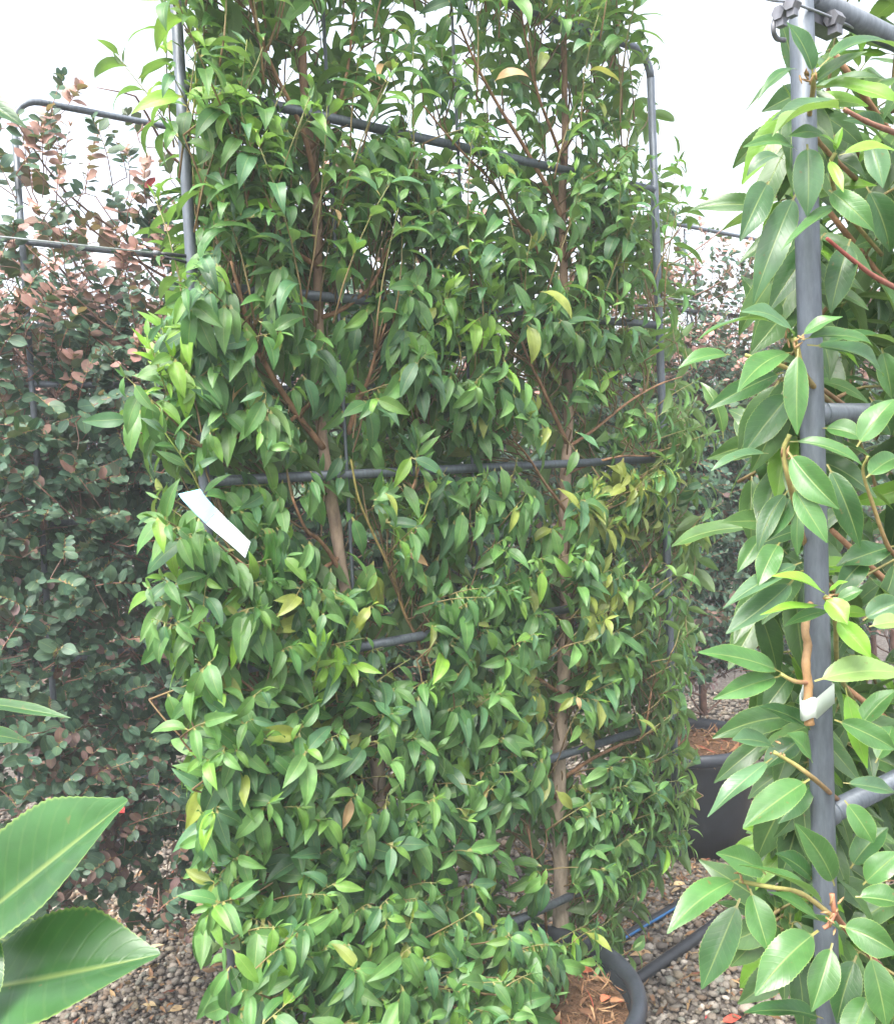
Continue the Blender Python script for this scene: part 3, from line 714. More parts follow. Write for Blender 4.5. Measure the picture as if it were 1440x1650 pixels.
# ------------------------------------------------------------------ bronze hedges behind
ROUND_G = np.array((0.034, 0.080, 0.053)); ROUND_G2 = np.array((0.064, 0.118, 0.066)); BRONZE = np.array((0.16, 0.10, 0.078)); PINK = np.array((0.36, 0.20, 0.175)); PURP = np.array((0.13, 0.08, 0.082))
def bronze_hedge(label, org, width, ztop, n_shoots, seed, frame_label, zbot=.28, K=5, base_h=.42, lo_bronze=.3, Lm=.05, zfull=1.85):
    global rng
    rng = np.random.default_rng(seed)
    root = thing('bronze_hedge', label, 'hedge', tuple(org + d * width / 2 + UP * base_h), 'bronze leaved hedges on trellises')
    sk = []
    for s_ in (.36, .66):
        pts = [org + d * width * (s_ * .5 + .25) + UP * base_h]
        for i in range(8):
            q = pts[-1] + UP * (ztop - base_h) / 8.5 + d * rng.normal((s_ - .5) * .06, .02) + n * rng.normal(0, .01); pts.append(q)
        pts = smooth_path(pts, 3); mb = MB(); mb.tube(pts, np.linspace(.017, .004, len(pts)), 8, (.17, .10, .075), True, .05); mb.build('trunk', M_bark, root); sk.append(pts)
    trunks = np.concatenate(sk)
    for i in range(64):
        j = rng.integers(2, len(trunks) - 2); q = trunks[j]; sg = rng.choice([-1, 1]); L_ = rng.uniform(.5, 1.25)
        pts = smooth_path([q, q + d * sg * .14 * L_ + UP * .05 + n * rng.normal(0, .03), q + d * sg * .34 * L_ + UP * .16 + n * rng.normal(0, .06), q + d * sg * .52 * L_ + UP * .34 + n * rng.normal(0, .08)], 3)
        pts[:, 2] = np.minimum(pts[:, 2], ztop + .02)
        mb = MB(); mb.tube(pts, np.linspace(.0055, .0014, len(pts)), 6, (.17, .10, .075)); mb.build('branch', M_bark, root); sk.append(pts)
    sk = np.concatenate(sk); sh = Shoots()
    def tintf(p, f):
        h = (p[2] - 1.5) / .9
        pb = .05 + .8 * np.clip((p[2] - zfull) / .45, 0, 1) + lo_bronze * np.clip((1.15 - p[2]) / .5, 0, 1)
        pb *= cl
        w = rng.random(); c = ROUND_G * (1 - w) + ROUND_G2 * w
        if rng.random() < pb:
            w = rng.random(); c = (BRONZE * (1 - w) + PINK * w) if p[2] > 1.5 else (BRONZE * (1 - w) + PURP * w) * rng.uniform(.8, 1.3)
            if f > .8 and p[2] > 1.8: c = PINK * rng.uniform(.9, 1.3)
        if rng.random() < .0004: c = np.array((.34, .03, .03))
        return c * rng.uniform(.8, 1.2)
    k = 0
    while k < n_shoots:
        z = rng.uniform(zbot, ztop + .06); s_ = rng.uniform(-.26, width + .16)
        w = 1.0
        if z > zfull: w = .9 * (1 - np.clip((z - zfull) / (ztop + .12 - zfull), 0, 1)) ** 1.3 + .05
        if abs(s_ - width / 2) > width / 2 + .05: w *= .6
        if z < .5: w *= .55
        if rng.random() > w: continue
        k += 1
        cl = rng.choice([.2, .8, 2.4], p=[.55, .27, .18])
        off = rng.normal(.03, .085); out = n if off > -.04 else -n
        tip = org + d * s_ + n * off + UP * z
        hi = z > zfull
        ax = nrm(out * rng.uniform(.2, 1) + UP * (rng.uniform(.8, 1.6) if hi else rng.uniform(-.25, .6)) + d * rng.normal(0, .5)); ln = rng.uniform(.09, .19)
        base = tip - ax * ln * .6
        j = int(np.argmin(np.linalg.norm(sk - base + UP * .05, axis=1))); q = sk[j]
        gap = np.linalg.norm(q - base); q = base + (q - base) * min(1, .07 / gap)
        sh.stalk([q, (q + base) / 2 + rng.normal(0, .005, 3), base], [.0017, .0016, .0014], (.14, .09, .07))
        sh.shoot(base, ax, ln, int(rng.integers(8, 13)), Lm * rng.uniform(.8, 1.15), .66, out, tintf, .12, .25, (75, 45), .0016, ((.22, .10, .07), (.25, .12, .10)), .7, True, .2)
    P, D, Nn, L, Wd, Bd, Fo, Ti = sh.arrays()
    leaves('foliage', M_round, root, P, D, Nn, L, Wd, Bd, Fo, Ti, K, 3, 'round', 0, .3, .08)
    sh.twigs().build('twigs', M_twig, root)['kind'] = 'stuff'
    fr = frame('trellis', frame_label, org, width, ztop, [ztop - S * i for i in range(1, 6)], zb=ztop - S * 5 - .02, seg=8, r=.0088, rods=(width * .5 - .1, width * .5 + .1))
    return root, fr
bh1, fr1 = bronze_hedge('bronze and dark green round leaved hedge beside the tagged laurel, pink at its thin top', B0, PW, CAM_H + 1.02, 2500, 21, 'steel trellis frame inside the bronze hedge beside the tagged laurel', zbot=.36, Lm=.038)
B2 = B0 + d * 2.02
bh2, fr2 = bronze_hedge('narrow slice of dark bronze hedge in a rimmed pot, between both laurels', B2, PW, CAM_H + 1.02, 2100, 33, 'steel trellis frame inside the bronze hedge growing from the rimmed pot', zbot=.62, Lm=.037)
rng = np.random.default_rng(77)
def copy_tree(o, parent=None):
    c = o.copy(); C.collection.objects.link(c)
    if parent is not None: c.parent = parent
    for ch in list(o.children): copy_tree(ch, c)
    return c
back = -n * 1.55
for src, fsrc, sh_, lab, flab in (
        (bh2, fr2, back - d * 2.0, 'dark hedge in the rear row showing through the middle of the two stemmed laurel', 'steel trellis frame of the rear row hedge behind the two stemmed laurel'),
        (bh1, fr1, back + d * 1.75, 'rear row hedge seen between the right stem of the big laurel and its far pole', 'steel trellis frame of the rear row hedge behind the right stem of the big laurel'),
        (bh1, fr1, back - d * .35, 'dark rear row hedge seen through gaps behind the bronze hedge beside the tag', 'steel trellis frame of the rear row hedge behind the bronze hedge by the tag'),
        (bh1, fr1, back + d * 3.5, 'pale reddish topped rear row hedge showing above the bronze hedge of the rimmed pot', 'steel trellis frame of the reddish topped rear row hedge'),
        (bh2, fr2, back + d * 3.25, 'rear row hedge mostly hidden behind the near laurel and its grey pole', 'steel trellis frame of the rear row hedge behind the near grey pole'),
        (bh2, fr2, d * 1.75, 'dark bronze hedge seen through gaps of the near laurel right of its pole', 'steel trellis frame of the hedge seen through the near laurel')):
    c = copy_tree(src); c.location = Vector(src.location) + Vector(sh_); c['label'] = lab
    c = copy_tree(fsrc); c.location = Vector(fsrc.location) + Vector(sh_); c['label'] = flab

# ------------------------------------------------------------------ near right frame with its laurel
def fgp(px, py, off=0.0): return on_plane(px, py, FG0, off)
FB = [CAM_H + .405 - .3735 * i for i in range(0, 5)]
fr = thing('trellis', 'near steel trellis frame with a wire clipped along its top rail', 'trellis frame', tuple(FG0), 'steel trellis frames')
mb = MB(); mb.tube([FG0 + UP * z for z in np.linspace(0, CAM_H + .55, 8)], .0108, 24, STEEL); mb.build('pole', M_steel, fr)
mb = MB(); mb.tube([FG0 + d * PW + UP * z for z in np.linspace(0, CAM_H + .55, 8)], .0108, 16, STEEL); mb.build('pole', M_steel, fr)
for i, z in enumerate(FB):
    mb = MB(); mb.tube([FG0 + d * .006 + UP * z, FG0 + d * PW * .5 + UP * z, FG0 + d * (PW - .006) + UP * z], .0102, 24, STEEL)
    mb.tube([FG0 + d * .0095 + UP * z, FG0 + d * .0135 + UP * z], .0118, 24, STEEL); mb.build('crossbar', M_steel, fr)
CLIP = (.16, .165, .185)
def clip(p, ax, sz=.006):
    mb = MB(); ax = nrm(ax); b = nrm(np.cross(ax, UP)); c_ = np.cross(b, ax)
    hexa = [p + ax * t + sz * (b * math.cos(a) + c_ * math.sin(a)) for t in (-sz * .9, sz * .9) for a in np.arange(6) * math.pi / 3]
    mb.add(hexa, [(i, (i + 1) % 6, 6 + (i + 1) % 6, 6 + i) for i in range(6)] + [tuple(range(6))[::-1], tuple(range(6, 12))], CLIP)
    mb.box(p - UP * sz * 1.25, ax * sz * .55, b * sz * .6, UP * sz * .5, CLIP)
    return mb.build('clip', M_steel, fr, False)
WIRE_W = [at(1180, -18, .66), at(1245, 0, .80), at(1275, 4, .82), at(1345, 30, .87), at(1440, 78, .99), at(1560, 140, 1.2)]
clip(at(1276, 6, .815), d); clip(at(1344, 31, .868), d, .0075); clip(at(1258, 22, .825), d, .0062)
mb = MB(); mb.tube(smooth_path([at(1262, 12, .83), at(1248, 32, .828), at(1246, 50, .828), at(1252, 62, .835), at(1264, 64, .84)], 5), .0022, 8, CLIP); mb.build('hook', M_steel, fr)
mb = MB()
mb.box(at(1322, 38, .885), d * .024, n * .008, UP * .007, CLIP); mb.build('bracket', M_steel, fr, False)
wr = MB(); wr.tube(smooth_path(WIRE_W, 4), .0013, 6, (.22, .24, .27))
tag(wr.build('trellis_wire', M_steel), 'taut steel wire running along the top rail of the near laurel frame', 'wire', 'trellis wires')

near = thing('near_laurel_hedge', 'large leaved laurel hedge close by, its leaves hanging around a grey pole', 'hedge', tuple(FG0 + d * .3 + UP * .4))
nb = lambda px, py, dep: at(px, py, dep)
LST = [  # base px, tip px, width px, depth base, depth tip, bend, tone
 (1310,122,1282,32,42,.80,.79,.3,0),(1320,108,1452,52,38,.80,.86,.75,0),(1285,112,1226,137,18,.80,.76,.7,0),(1360,176,1238,190,46,.80,.72,.3,4),(1352,160,1262,178,34,.81,.77,.3,2),
 (1332,222,1275,204,22,.80,.78,.5,1),(1284,243,1212,217,24,.81,.76,.5,1),(1300,232,1306,335,46,.79,.77,.6,2),(1238,292,1192,365,46,.81,.77,.6,2),(1282,312,1216,462,48,.82,.78,.8,2),
 (1348,328,1292,392,30,.80,.75,.4,1),(1335,306,1402,364,40,.79,.76,.9,1),(1262,258,1206,262,26,.84,.82,1.2,2),(1352,250,1440,230,26,.79,.80,.3,3),(1336,256,1351,304,18,.78,.76,.3,3),(1345,246,1353,205,12,.79,.79,.2,3),(1350,240,1325,215,16,.79,.78,.3,3),
 (1400,225,1428,292,36,.84,.82,.3,2),(1330,375,1238,487,46,.88,.86,.4,0),(1370,385,1330,490,44,.87,.85,.4,0),(1395,300,1440,400,44,.9,.9,.6,0),(1430,210,1370,180,30,.88,.86,.5,0),
 (1247,520,1135,527,30,.80,.76,.6,1),(1282,548,1212,486,36,.80,.77,.7,2),(1290,542,1350,502,26,.79,.78,.4,1),(1290,548,1414,542,30,.79,.80,.6,1),(1277,568,1171,598,42,.80,.75,.35,1),(1176,572,1096,577,28,.82,.80,.5,1),(1262,600,1150,652,34,.82,.79,.4,0),
 (1286,562,1284,692,38,.78,.765,.25,1),(1278,630,1200,722,52,.84,.82,.3,0),(1300,556,1450,600,42,.80,.84,.5,0),(1320,560,1440,530,34,.84,.88,.5,0),(1262,640,1205,700,40,.9,.9,.4,0),
 (1238,731,1158,747,28,.79,.76,.5,2),(1270,728,1340,818,50,.78,.745,.3,1),(1272,712,1392,738,30,.78,.76,.6,1),(1276,782,1326,872,38,.77,.75,.2,1),(1332,748,1396,872,42,.82,.80,.3,0),(1270,790,1206,872,32,.82,.80,.5,0),(1276,796,1246,872,38,.82,.8,.3,0),(1287,808,1277,892,20,.81,.80,.3,1),
 (1380,720,1440,640,44,.80,.80,.5,1),(1395,770,1450,730,40,.80,.82,.4,1),(1325,690,1390,700,36,.84,.82,.5,1),(1400,640,1440,700,40,.86,.86,.5,0),(1420,560,1440,640,36,.88,.88,.5,1),
 (1292,906,1172,963,34,.80,.76,.35,2),(1256,874,1218,932,38,.80,.77,.4,1),(1278,934,1204,1027,48,.80,.76,.25,2),(1230,860,1190,915,28,.84,.82,.4,1),(1300,850,1215,880,30,.86,.84,.4,0),
 (1332,960,1258,924,42,.775,.75,.35,3),(1327,976,1238,984,20,.775,.75,.3,3),(1328,964,1370,998,38,.77,.75,.25,3),(1334,955,1362,932,14,.77,.76,.2,3),(1345,996,1398,1058,36,.775,.755,.4,3),(1340,985,1262,995,20,.785,.77,.3,1),(1345,970,1390,955,26,.80,.79,.4,1),
 (1312,1098,1447,1062,48,.77,.78,.3,4),(1258,1084,1144,1047,42,.79,.75,.35,1),(1256,1090,1163,1122,36,.79,.755,.35,1),(1400,900,1340,940,40,.86,.84,.4,0),(1440,880,1360,910,40,.86,.84,.4,0),(1390,1000,1450,960,40,.82,.82,.4,2),(1400,1010,1460,1000,34,.8,.8,.4,4),
 (1344,1160,1446,1202,38,.78,.77,.4,1),(1362,1108,1386,1237,28,.80,.785,.3,3),(1248,1204,1192,1190,42,.81,.79,.4,2),(1308,1230,1278,1180,42,.81,.79,.3,1),(1244,1222,1148,1307,36,.79,.755,.35,2),(1304,1256,1207,1326,52,.79,.755,.3,1),(1360,1290,1409,1357,38,.78,.77,.3,1),(1358,1262,1450,1282,32,.79,.79,.4,2),(1310,1262,1255,1320,42,.86,.84,.3,0),
 (1310,1180,1235,1130,40,.85,.83,.4,0),(1290,1190,1240,1240,44,.87,.86,.4,0),(1380,1180,1440,1110,40,.86,.86,.4,1),(1410,1230,1450,1170,36,.82,.84,.4,1),
 (1344,1428,1306,1326,46,.77,.745,.25,1),(1332,1464,1212,1385,44,.77,.74,.35,1),(1234,1410,1166,1363,48,.79,.765,.3,1),(1190,1417,1074,1478,46,.79,.745,.5,1),(1208,1432,1234,1534,48,.78,.755,.25,1),(1192,1448,1139,1592,54,.81,.78,.25,0),
 (1320,1484,1252,1443,28,.77,.75,.35,1),(1318,1500,1211,1582,62,.765,.73,.2,1),(1341,1520,1312,1627,48,.765,.74,.2,1),(1352,1492,1447,1522,52,.76,.74,.35,1),(1378,1446,1458,1455,48,.77,.76,.35,1),(1390,1426,1447,1378,42,.79,.78,.35,1),(1400,1534,1432,1655,50,.79,.77,.3,1),(1326,1642,1211,1617,36,.81,.78,.35,0),
 (1380,1540,1340,1640,50,.83,.81,.3,0),(1420,1560,1455,1640,46,.80,.78,.3,1),(1370,1400,1420,1330,42,.86,.86,.4,0),(1310,1420,1260,1370,40,.86,.85,.4,0),(1360,1500,1300,1480,34,.80,.79,.4,1),(1400,1600,1360,1690,50,.8,.78,.3,1)]
TONE = [(.036, .102, .030), (.060, .150, .042), (.070, .148, .070), (.15, .32, .035), (.16, .26, .08)]
P, D, Nn, L, Wd, Bd, Fo, Ti = [[] for _ in range(8)]
for (bx, by, tx, ty, w, db, dt, bn, tn) in LST:
    a, b = at(bx, by, db), at(tx, ty, dt); v = b - a; ll = np.linalg.norm(v)
    view = nrm(CAM - (a + b) / 2)
    hang = (ty - by) / max(1, math.hypot(tx - bx, ty - by))
    nn = view * (1.0 if hang > .3 else .75) + UP * (.45 if hang > .3 else .75) + rng.normal(0, .18, 3)
    dv = nrm(v); nn = nn - dv * (nn @ dv); nn = nrm(nn)
    # the chord runs from stalk to tip, so the blade starts lifted by half its bend
    D.append(dv * math.cos(bn * .45) + nn * math.sin(bn * .45)); P.append(a); Nn.append(nn); L.append(ll * (1.05 + bn * bn / 20)); Wd.append(w * ((db + dt) / 2) / F_PX * 1.62); Bd.append(bn * 1.35 + .1); Fo.append(rng.uniform(.3, .6)); Ti.append(np.array(TONE[tn]) * rng.uniform(.85, 1.15))
# stems that carry them
stem_list = []
def stem(pp, r0, r1, c0=(.26, .14, .08), c1=(.25, .26, .08)):
    pts = smooth_path([at(*q) for q in pp], 5); tt = np.linspace(0, 1, len(pts))[:, None]
    q = MB(); rr = .82 * np.linspace(r0, r1, len(pts)) * (1 + .10 * (np.arange(len(pts)) % 5 == 0)); q.tube(pts, rr, 9, np.array(c0) * (1 - tt) + np.array(c1) * tt, True, .03); stem_list.append(q)
stems = MB()
RB = (.26, .13, .09)
stem([(1460, 220, .92), (1425, 207, .85), (1395, 195, .82), (1360, 176, .80)], .0036, .0022, RB, RB)
stem([(1500, 490, .95), (1420, 452, .88), (1375, 420, .85), (1332, 384, .83)], .0036, .0018, RB, (.33, .08, .07))
stem([(1400, 700, 1.02), (1350, 660, .93), (1300, 610, .82), (1283, 560, .80), (1278, 545, .80)], .0035, .003)
stem([(1370, 660, .98), (1300, 610, .84), (1260, 590, .82), (1200, 572, .82)], .003, .002)
stem([(1370, 980, 1.0), (1310, 910, .88), (1275, 790, .80), (1262, 730, .79), (1272, 700, .785)], .0032, .0024)
stem([(1450, 900, .9), (1430, 880, .84), (1405, 810, .82), (1390, 760, .81), (1398, 735, .80)], .0030, .0012)
stem([(1375, 1130, .98), (1350, 1080, .88), (1345, 1000, .80), (1330, 962, .775)], .003, .0024, (.25, .2, .08))
stem([(1304, 1168, .80), (1301, 1135, .80), (1302, 1105, .80), (1298, 1070, .80), (1301, 1040, .805), (1297, 1010, .81), (1310, 960, .86)], .0050, .0040, (.34, .20, .09), (.26, .17, .09))
stem([(1303, 1100, .80), (1280, 1098, .79), (1257, 1086, .79)], .0026, .002, (.3, .13, .09))
stem([(1350, 1290, .87), (1312, 1256, .80), (1280, 1232, .79), (1246, 1212, .79)], .003, .002)
stem([(1420, 1560, .88), (1365, 1500, .80), (1345, 1470, .77), (1340, 1440, .77)], .0034, .0026, (.3, .13, .08), (.3, .14, .08))
stem([(1345, 1470, .77), (1335, 1490, .765), (1326, 1496, .765)], .0026, .002, (.3, .13, .08), (.3, .14, .08))
stem([(1345, 1480, .79), (1290, 1440, .785), (1240, 1430, .785), (1190, 1420, .79)], .0028, .0022, (.25, .2, .08))
stem([(1380, 290, 1.0), (1310, 215, .87), (1310, 140, .81), (1310, 118, .80)], .003, .0024)
stem([(1420, 410, 1.0), (1355, 330, .87), (1338, 270, .80), (1345, 246, .79)], .0026, .002, (.25, .2, .08))
for (x, y, dep) in ((1300, 118, .80), (1312, 132, .80), (1283, 556, .795), (1276, 545, .79), (1264, 735, .785), (1330, 960, .77), (1344, 1466, .765), (1338, 1494, .76), (1250, 1215, .785), (1195, 1420, .785)):
    for k in range(4):      # bud scales at the shoot tips
        p = at(x + rng.normal(0, 7), y + rng.normal(0, 7), dep); q = p + nrm(rng.normal(0, 1, 3) + UP * .8) * .0085
        stems.tube([p, (p + q) / 2, q], [.0008, .0011, .0003], 5, (.27, .17, .08))
# trunk and the farther leaves of the same plant
mb = MB(); pts = smooth_path([FG0 + d * (.42 + .03 * math.sin(i)) + n * -.03 + UP * (.3 + i * .25) for i in range(9)], 3); mb.tube(pts, np.linspace(.02, .008, len(pts)), 10, BARK, True, .04); mb.build('trunk', M_bark, near)
for i in range(9):
    mb = MB(); q = pts[3 + i * 2]; sg = -1 if i % 3 else 1
    bp = smooth_path([q, q + d * sg * .12 + UP * .06 - n * .02, q + d * sg * .26 + UP * .15 - n * .03], 4); mb.tube(bp, np.linspace(.006, .003, len(bp)), 7, TWG); mb.build('branch', M_bark, near)
SN = Shoots()
def tint_near(p, f):
    w = rng.random(); c = np.array((.042, .100, .032)) * (1 - w) + np.array((.075, .15, .045)) * w
    if rng.random() < .08: c = np.array(TONE[3]) * .8
    return c
cnt = 0
while cnt < 260:
    s_ = rng.uniform(-.02, .62); z = rng.uniform(.35, CAM_H + .62); off = rng.uniform(-.26, -.03) if s_ < .16 else rng.uniform(-.22, .08)
    p = FG0 + d * s_ + n * off + UP * z; q = project(p)
    if q[0] < 1300 and rng.random() < .95: continue
    cnt += 1
    ax = nrm(n * rng.uniform(-.2, .7) + UP * rng.uniform(.2, .9) + d * rng.normal(-.2, .4)); ln = rng.uniform(.08, .15)
    SN.shoot(p - ax * ln, ax, ln, int(rng.integers(6, 9)), rng.uniform(.08, .10), .47, n, tint_near, rng.uniform(.4, 1.1), .8, wr=.0024, fold=.3)
n_back = len(SN.P)
for i in range(46):                # the side of the hedge that leans out past its pole, further from the camera
    y = rng.uniform(120, 1480); x = rng.uniform(1255, 1315)
    if y < 300 or 1130 < y < 1440: x = max(x, 1300)
    p = at(x, y, rng.uniform(.90, 1.08)); out = nrm(n - d * .8)
    ax = nrm(out * rng.uniform(.3, 1) + UP * rng.uniform(.1, .8) + d * rng.normal(0, .3)); ln = rng.uniform(.05, .09)
    SN.shoot(p - ax * ln, ax, ln, int(rng.integers(5, 8)), rng.uniform(.075, .095), .45, out, tint_near, rng.uniform(.5, 1.2), .8, wr=.0024, fold=.3)
p2 = SN.arrays()
q2 = project(p2[0] + p2[1] * (p2[3] * .6)[:, None]); kk = (q2[:, 0] > 1275) | (rng.random(len(q2)) < .12) | (np.arange(len(q2)) >= n_back)
kk &= ~((np.abs(q2[:, 0] - interp([(0, 1275), (1650, 1357)], q2[:, 1])) < 34) & (((p2[0] + p2[1] * p2[3][:, None] * .5 - FG0) @ n) > -.02))
cat_ = lambda a, b: np.concatenate([np.array(a), b[kk]])
A = [cat_(a, b) for a, b in zip((P, D, Nn, L, Wd, Bd, Fo, Ti), p2)]
leaves('foliage', M_near, near, A[0], A[1], A[2], A[3], A[4], A[5], A[6], A[7], 44, 7, 'ovate', .024, .30, .13)
for q in stem_list: q.build('stem', M_twig, near)
bu = stems.build('buds', M_twig, near); bu['kind'] = 'stuff'
SN.twigs(kk).build('twigs', M_twig, near)['kind'] = 'stuff'
# tie that holds the cut stem to the pole
tie = MB(); c0 = at(1326, 1140, .845); c0 = c0 + UP * .013
pole_c = FG0 + UP * c0[2]; st_c = at(1302, 1140, .80)
e1 = nrm((st_c - pole_c) * np.array([1, 1, 0])); e2 = np.array([-e1[1], e1[0], 0]); dist = np.linalg.norm((st_c - pole_c)[:2])
loop = []
for a in np.linspace(math.pi / 2, 3 * math.pi / 2, 12): loop.append(pole_c + .0122 * (e1 * math.cos(a) + e2 * math.sin(a)))
for a in np.linspace(-math.pi / 2, math.pi / 2, 8): loop.append(pole_c + e1 * dist + .0064 * (e1 * math.cos(a) + e2 * math.sin(a)))
V = []; F = []; m_ = len(loop)
for i, p in enumerate(loop):
    p = np.array(p); sl = UP * (-.002 * math.sin(i))
    V += [p + UP * .009 + sl, p - UP * .009 + sl]
for i in range(m_): a, b = 2 * i, 2 * ((i + 1) % m_); F.append((a, b, b + 1, a + 1))
tie.add(V, F, (.50, .56, .50)); to = tie.build('plant_tie', M_tag)
sol = to.modifiers.new('thickness', 'SOLIDIFY'); sol.thickness = .0007
tag(to, 'pale grey plastic tie binding a cut brown stem to the near pole', 'plant tie')

# ------------------------------------------------------------------ laurel at the near left, only its outer leaves reach into view
nl = thing('near_laurel_hedge', 'very close laurel whose few huge leaves reach in at the lower left edge', 'hedge', tuple(FG0 - d * 1.0 + UP * .4))
LL = [(-75,1515,207,1338,275,.47,.43,.25,1),(-70,1495,168,1562,120,.50,.48,.7,0),(-75,1600,239,1594,275,.465,.43,.3,1),(-45,1470,-2,1672,110,.45,.42,.45,1),(-60,1128,107,1166,34,.47,.45,.35,1),(-60,1186,56,1186,40,.49,.47,.4,1),(-90,130,26,216,60,.50,.48,.6,0),
      (-120,1560,60,1720,150,.49,.46,.3,1),(-140,1480,-60,1330,120,.5,.48,.3,1),(-130,1180,-60,1080,60,.5,.48,.4,0)]
P, D, Nn, L, Wd, Bd, Fo, Ti = [[] for _ in range(8)]
for (bx, by, tx, ty, w, db, dt, bn, tn) in LL:
    a, b = at(bx, by, db), at(tx, ty, dt); v = b - a; ll = np.linalg.norm(v); view = nrm(CAM - (a + b) / 2); dv = nrm(v)
    nn = view * .9 + UP * .45; nn = nrm(nn - dv * (nn @ dv))
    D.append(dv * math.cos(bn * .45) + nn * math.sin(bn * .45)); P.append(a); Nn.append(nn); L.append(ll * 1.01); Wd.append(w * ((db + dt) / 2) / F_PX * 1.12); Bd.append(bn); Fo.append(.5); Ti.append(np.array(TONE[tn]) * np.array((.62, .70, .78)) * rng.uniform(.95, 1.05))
SN = Shoots()
for i in range(26):
    p = FG0 - d * rng.uniform(.92, 1.5) + n * rng.uniform(-.1, .1) + UP * rng.uniform(.5, 2.1)
    ax = nrm(n * rng.uniform(-.2, .7) + UP * rng.uniform(.2, .9) + d * rng.normal(.1, .4)); ln = .12
    SN.shoot(p - ax * ln, ax, ln, 7, .085, .4, n, tint_near, .4, .7, wr=.0024)
p2 = SN.arrays(); q2 = np.array([project(p2[0])[:, 0], project(p2[0] + p2[1] * p2[3][:, None])[:, 0]]).max(0)
zc = (p2[0] - CAM) @ fwd; kk = (q2 < -60) | (zc < .05)
A = [np.concatenate([np.array(a), b[kk]]) for a, b in zip((P, D, Nn, L, Wd, Bd, Fo, Ti), p2)]
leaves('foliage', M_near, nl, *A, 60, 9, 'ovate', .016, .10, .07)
mb = MB(); pts = smooth_path([FG0 - d * (1.25 + .02 * math.sin(i * 2)) + UP * (.3 + i * .25) for i in range(8)], 3); mb.tube(pts, np.linspace(.02, .008, len(pts)), 10, BARK, True, .04); mb.build('trunk', M_bark, nl)
for (x, y, dp) in ((-50, 1500, .475), (-60, 1160, .48), (-95, 128, .505)):
    a = at(x, y, dp); tgt = pts[np.argmin(np.abs(pts[:, 2] - (a[2] - .12)))]
    bp = smooth_path([tgt, (tgt + a) / 2 + UP * -.02, a], 5); mb = MB(); mb.tube(bp, np.linspace(.005, .0028, len(bp)), 7, TWG); mb.build('branch', M_bark, nl)

# ------------------------------------------------------------------ pipes, hoses and wires
def hose(name, label, cat, px, r, tint, group=None, z=None, sides=12, dip=.0):
    pts = smooth_path([on_ground(x, y, r + .004) if len(q) == 2 else at(*q) for q in px for (x, y) in [q[:2]]], 6)
    mb = MB(); mb.tube(pts, r, sides, tint); o = mb.build(name, M_black); tag(o, label, cat, group); return o, pts
bp, pts = hose('water_pipe', 'black water pipe with a blue stripe crossing the gravel behind the big pot', 'pipe', [(900, 1575), (960, 1538), (1000, 1514), (1045, 1487), (1090, 1460), (1135, 1432), (1190, 1408), (1260, 1392), (1400, 1372)],   .0165, (.018, .019, .022), 'pipes on the gravel')
st = MB(); tan = nrm(np.gradient(pts, axis=0)); sd = nrm(np.cross(tan, UP))
st.tube(pts + sd * .0128 + UP * .0062, .0048, 8, (.02, .10, .24)); so_ = st.build('stripe', M_black); so_.parent = bp
hose('water_pipe', 'thick plain black pipe curving over the gravel from the big pot rim', 'pipe', [(1000, 1600), (1030, 1577), (1068, 1550), (1105, 1524), (1142, 1497), (1180, 1470), (1240, 1440), (1330, 1418)], .019, (.022, .024, .027), 'pipes on the gravel')
hose('water_pipe', 'black pipe on the gravel at the foot of the bronze hedge beside the frame edge', 'pipe', [(-120, 1416), (-40, 1396), (20, 1382), (60, 1372), (150, 1362), (290, 1350)], .014, (.02, .021, .024), 'pipes on the gravel')
hose('drip_tube', 'thin black drip tube trailing straight down the open gravel', 'drip tube', [(1078, 1548), (1060, 1590), (1068, 1640), (1085, 1690)], .0024, (.03, .03, .03), 'thin drip tubes')
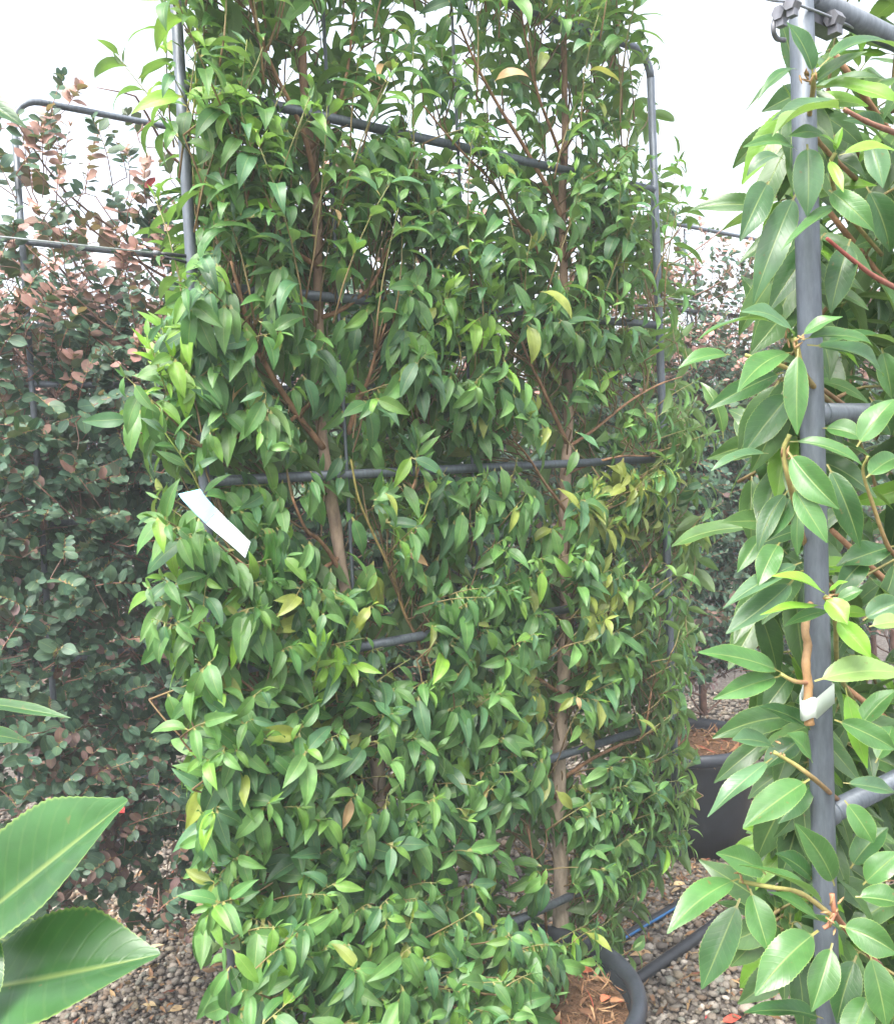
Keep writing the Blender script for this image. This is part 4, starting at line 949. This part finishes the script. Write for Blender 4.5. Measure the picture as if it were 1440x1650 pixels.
hose('drip_tube', 'thin black drip tube looping from the thick pipe towards the pot rim', 'drip tube', [(1050, 1562), (1022, 1600), (1040, 1650), (1030, 1700)], .0024, (.03, .03, .03), 'thin drip tubes')
hose('drip_tube', 'thin black drip tube branching off the thick pipe below its tagged bend', 'drip tube', [(1130, 1506), (1150, 1540), (1140, 1600), (1150, 1680)], .002, (.03, .03, .03), 'thin drip tubes')

def wire(label, pts, r=.0014, tint=(.42, .45, .47)):
    mb = MB(); mb.tube(pts, r, 6, tint); tag(mb.build('trellis_wire', M_steel), label, 'wire', 'trellis wires')
wa = on_main(305, 413); wdir = -d
wire('pale wire stretched leftwards from the pole beside the pink topped hedge', [wa + wdir * .055, wa + wdir * .5, wa + wdir * 1.4], .0016, (.5, .54, .55))
stn = MB(); stn.tube([wa + wdir * .006, wa + wdir * .045, wa + wdir * .06], [.0035, .0038, .002], 8, (.03, .032, .035)); stn.tube([wa + wdir * .005 - UP * .012, wa + wdir * .05 - UP * .004], [.003, .002], 8, (.03, .032, .035))
stn.tube([wa + wdir * .058, wa + wdir * .07], .0048, 8, (.12, .13, .14))
tag(stn.build('wire_strainer', M_black), 'black strainer fixing the pale wire to the left pole', 'wire strainer')
wb = on_main(1062, 478)
wire('thin wire leading rightwards from the far pole of the big laurel frame', [wb, wb + d * .8 - UP * .005, wb + d * 2.2], .0014, (.40, .43, .45))

# ------------------------------------------------------------------ thin volume added to stand in for the milky lens glare
VEIL_D = 0.0090
hz = MB(); hz.box((0, 0, 1.15), (gs + 5, 0, 0), (0, gs + 5, 0), (0, 0, 2.2))
hm, ht, hn, hl = new_mat('glare_veil'); hn.remove(hn['Principled BSDF'])
pv = hn.new('ShaderNodeVolumePrincipled'); pv.inputs['Color'].default_value = (.90, .95, 1.0, 1); pv.inputs['Density'].default_value = VEIL_D
hl.new(pv.outputs[0], hn['Material Output'].inputs['Volume'])
tag(hz.build('glare_veil', hm, None, False), 'thin pale volume added over the yard in place of lens glare', 'glare_veil', kind='stuff')
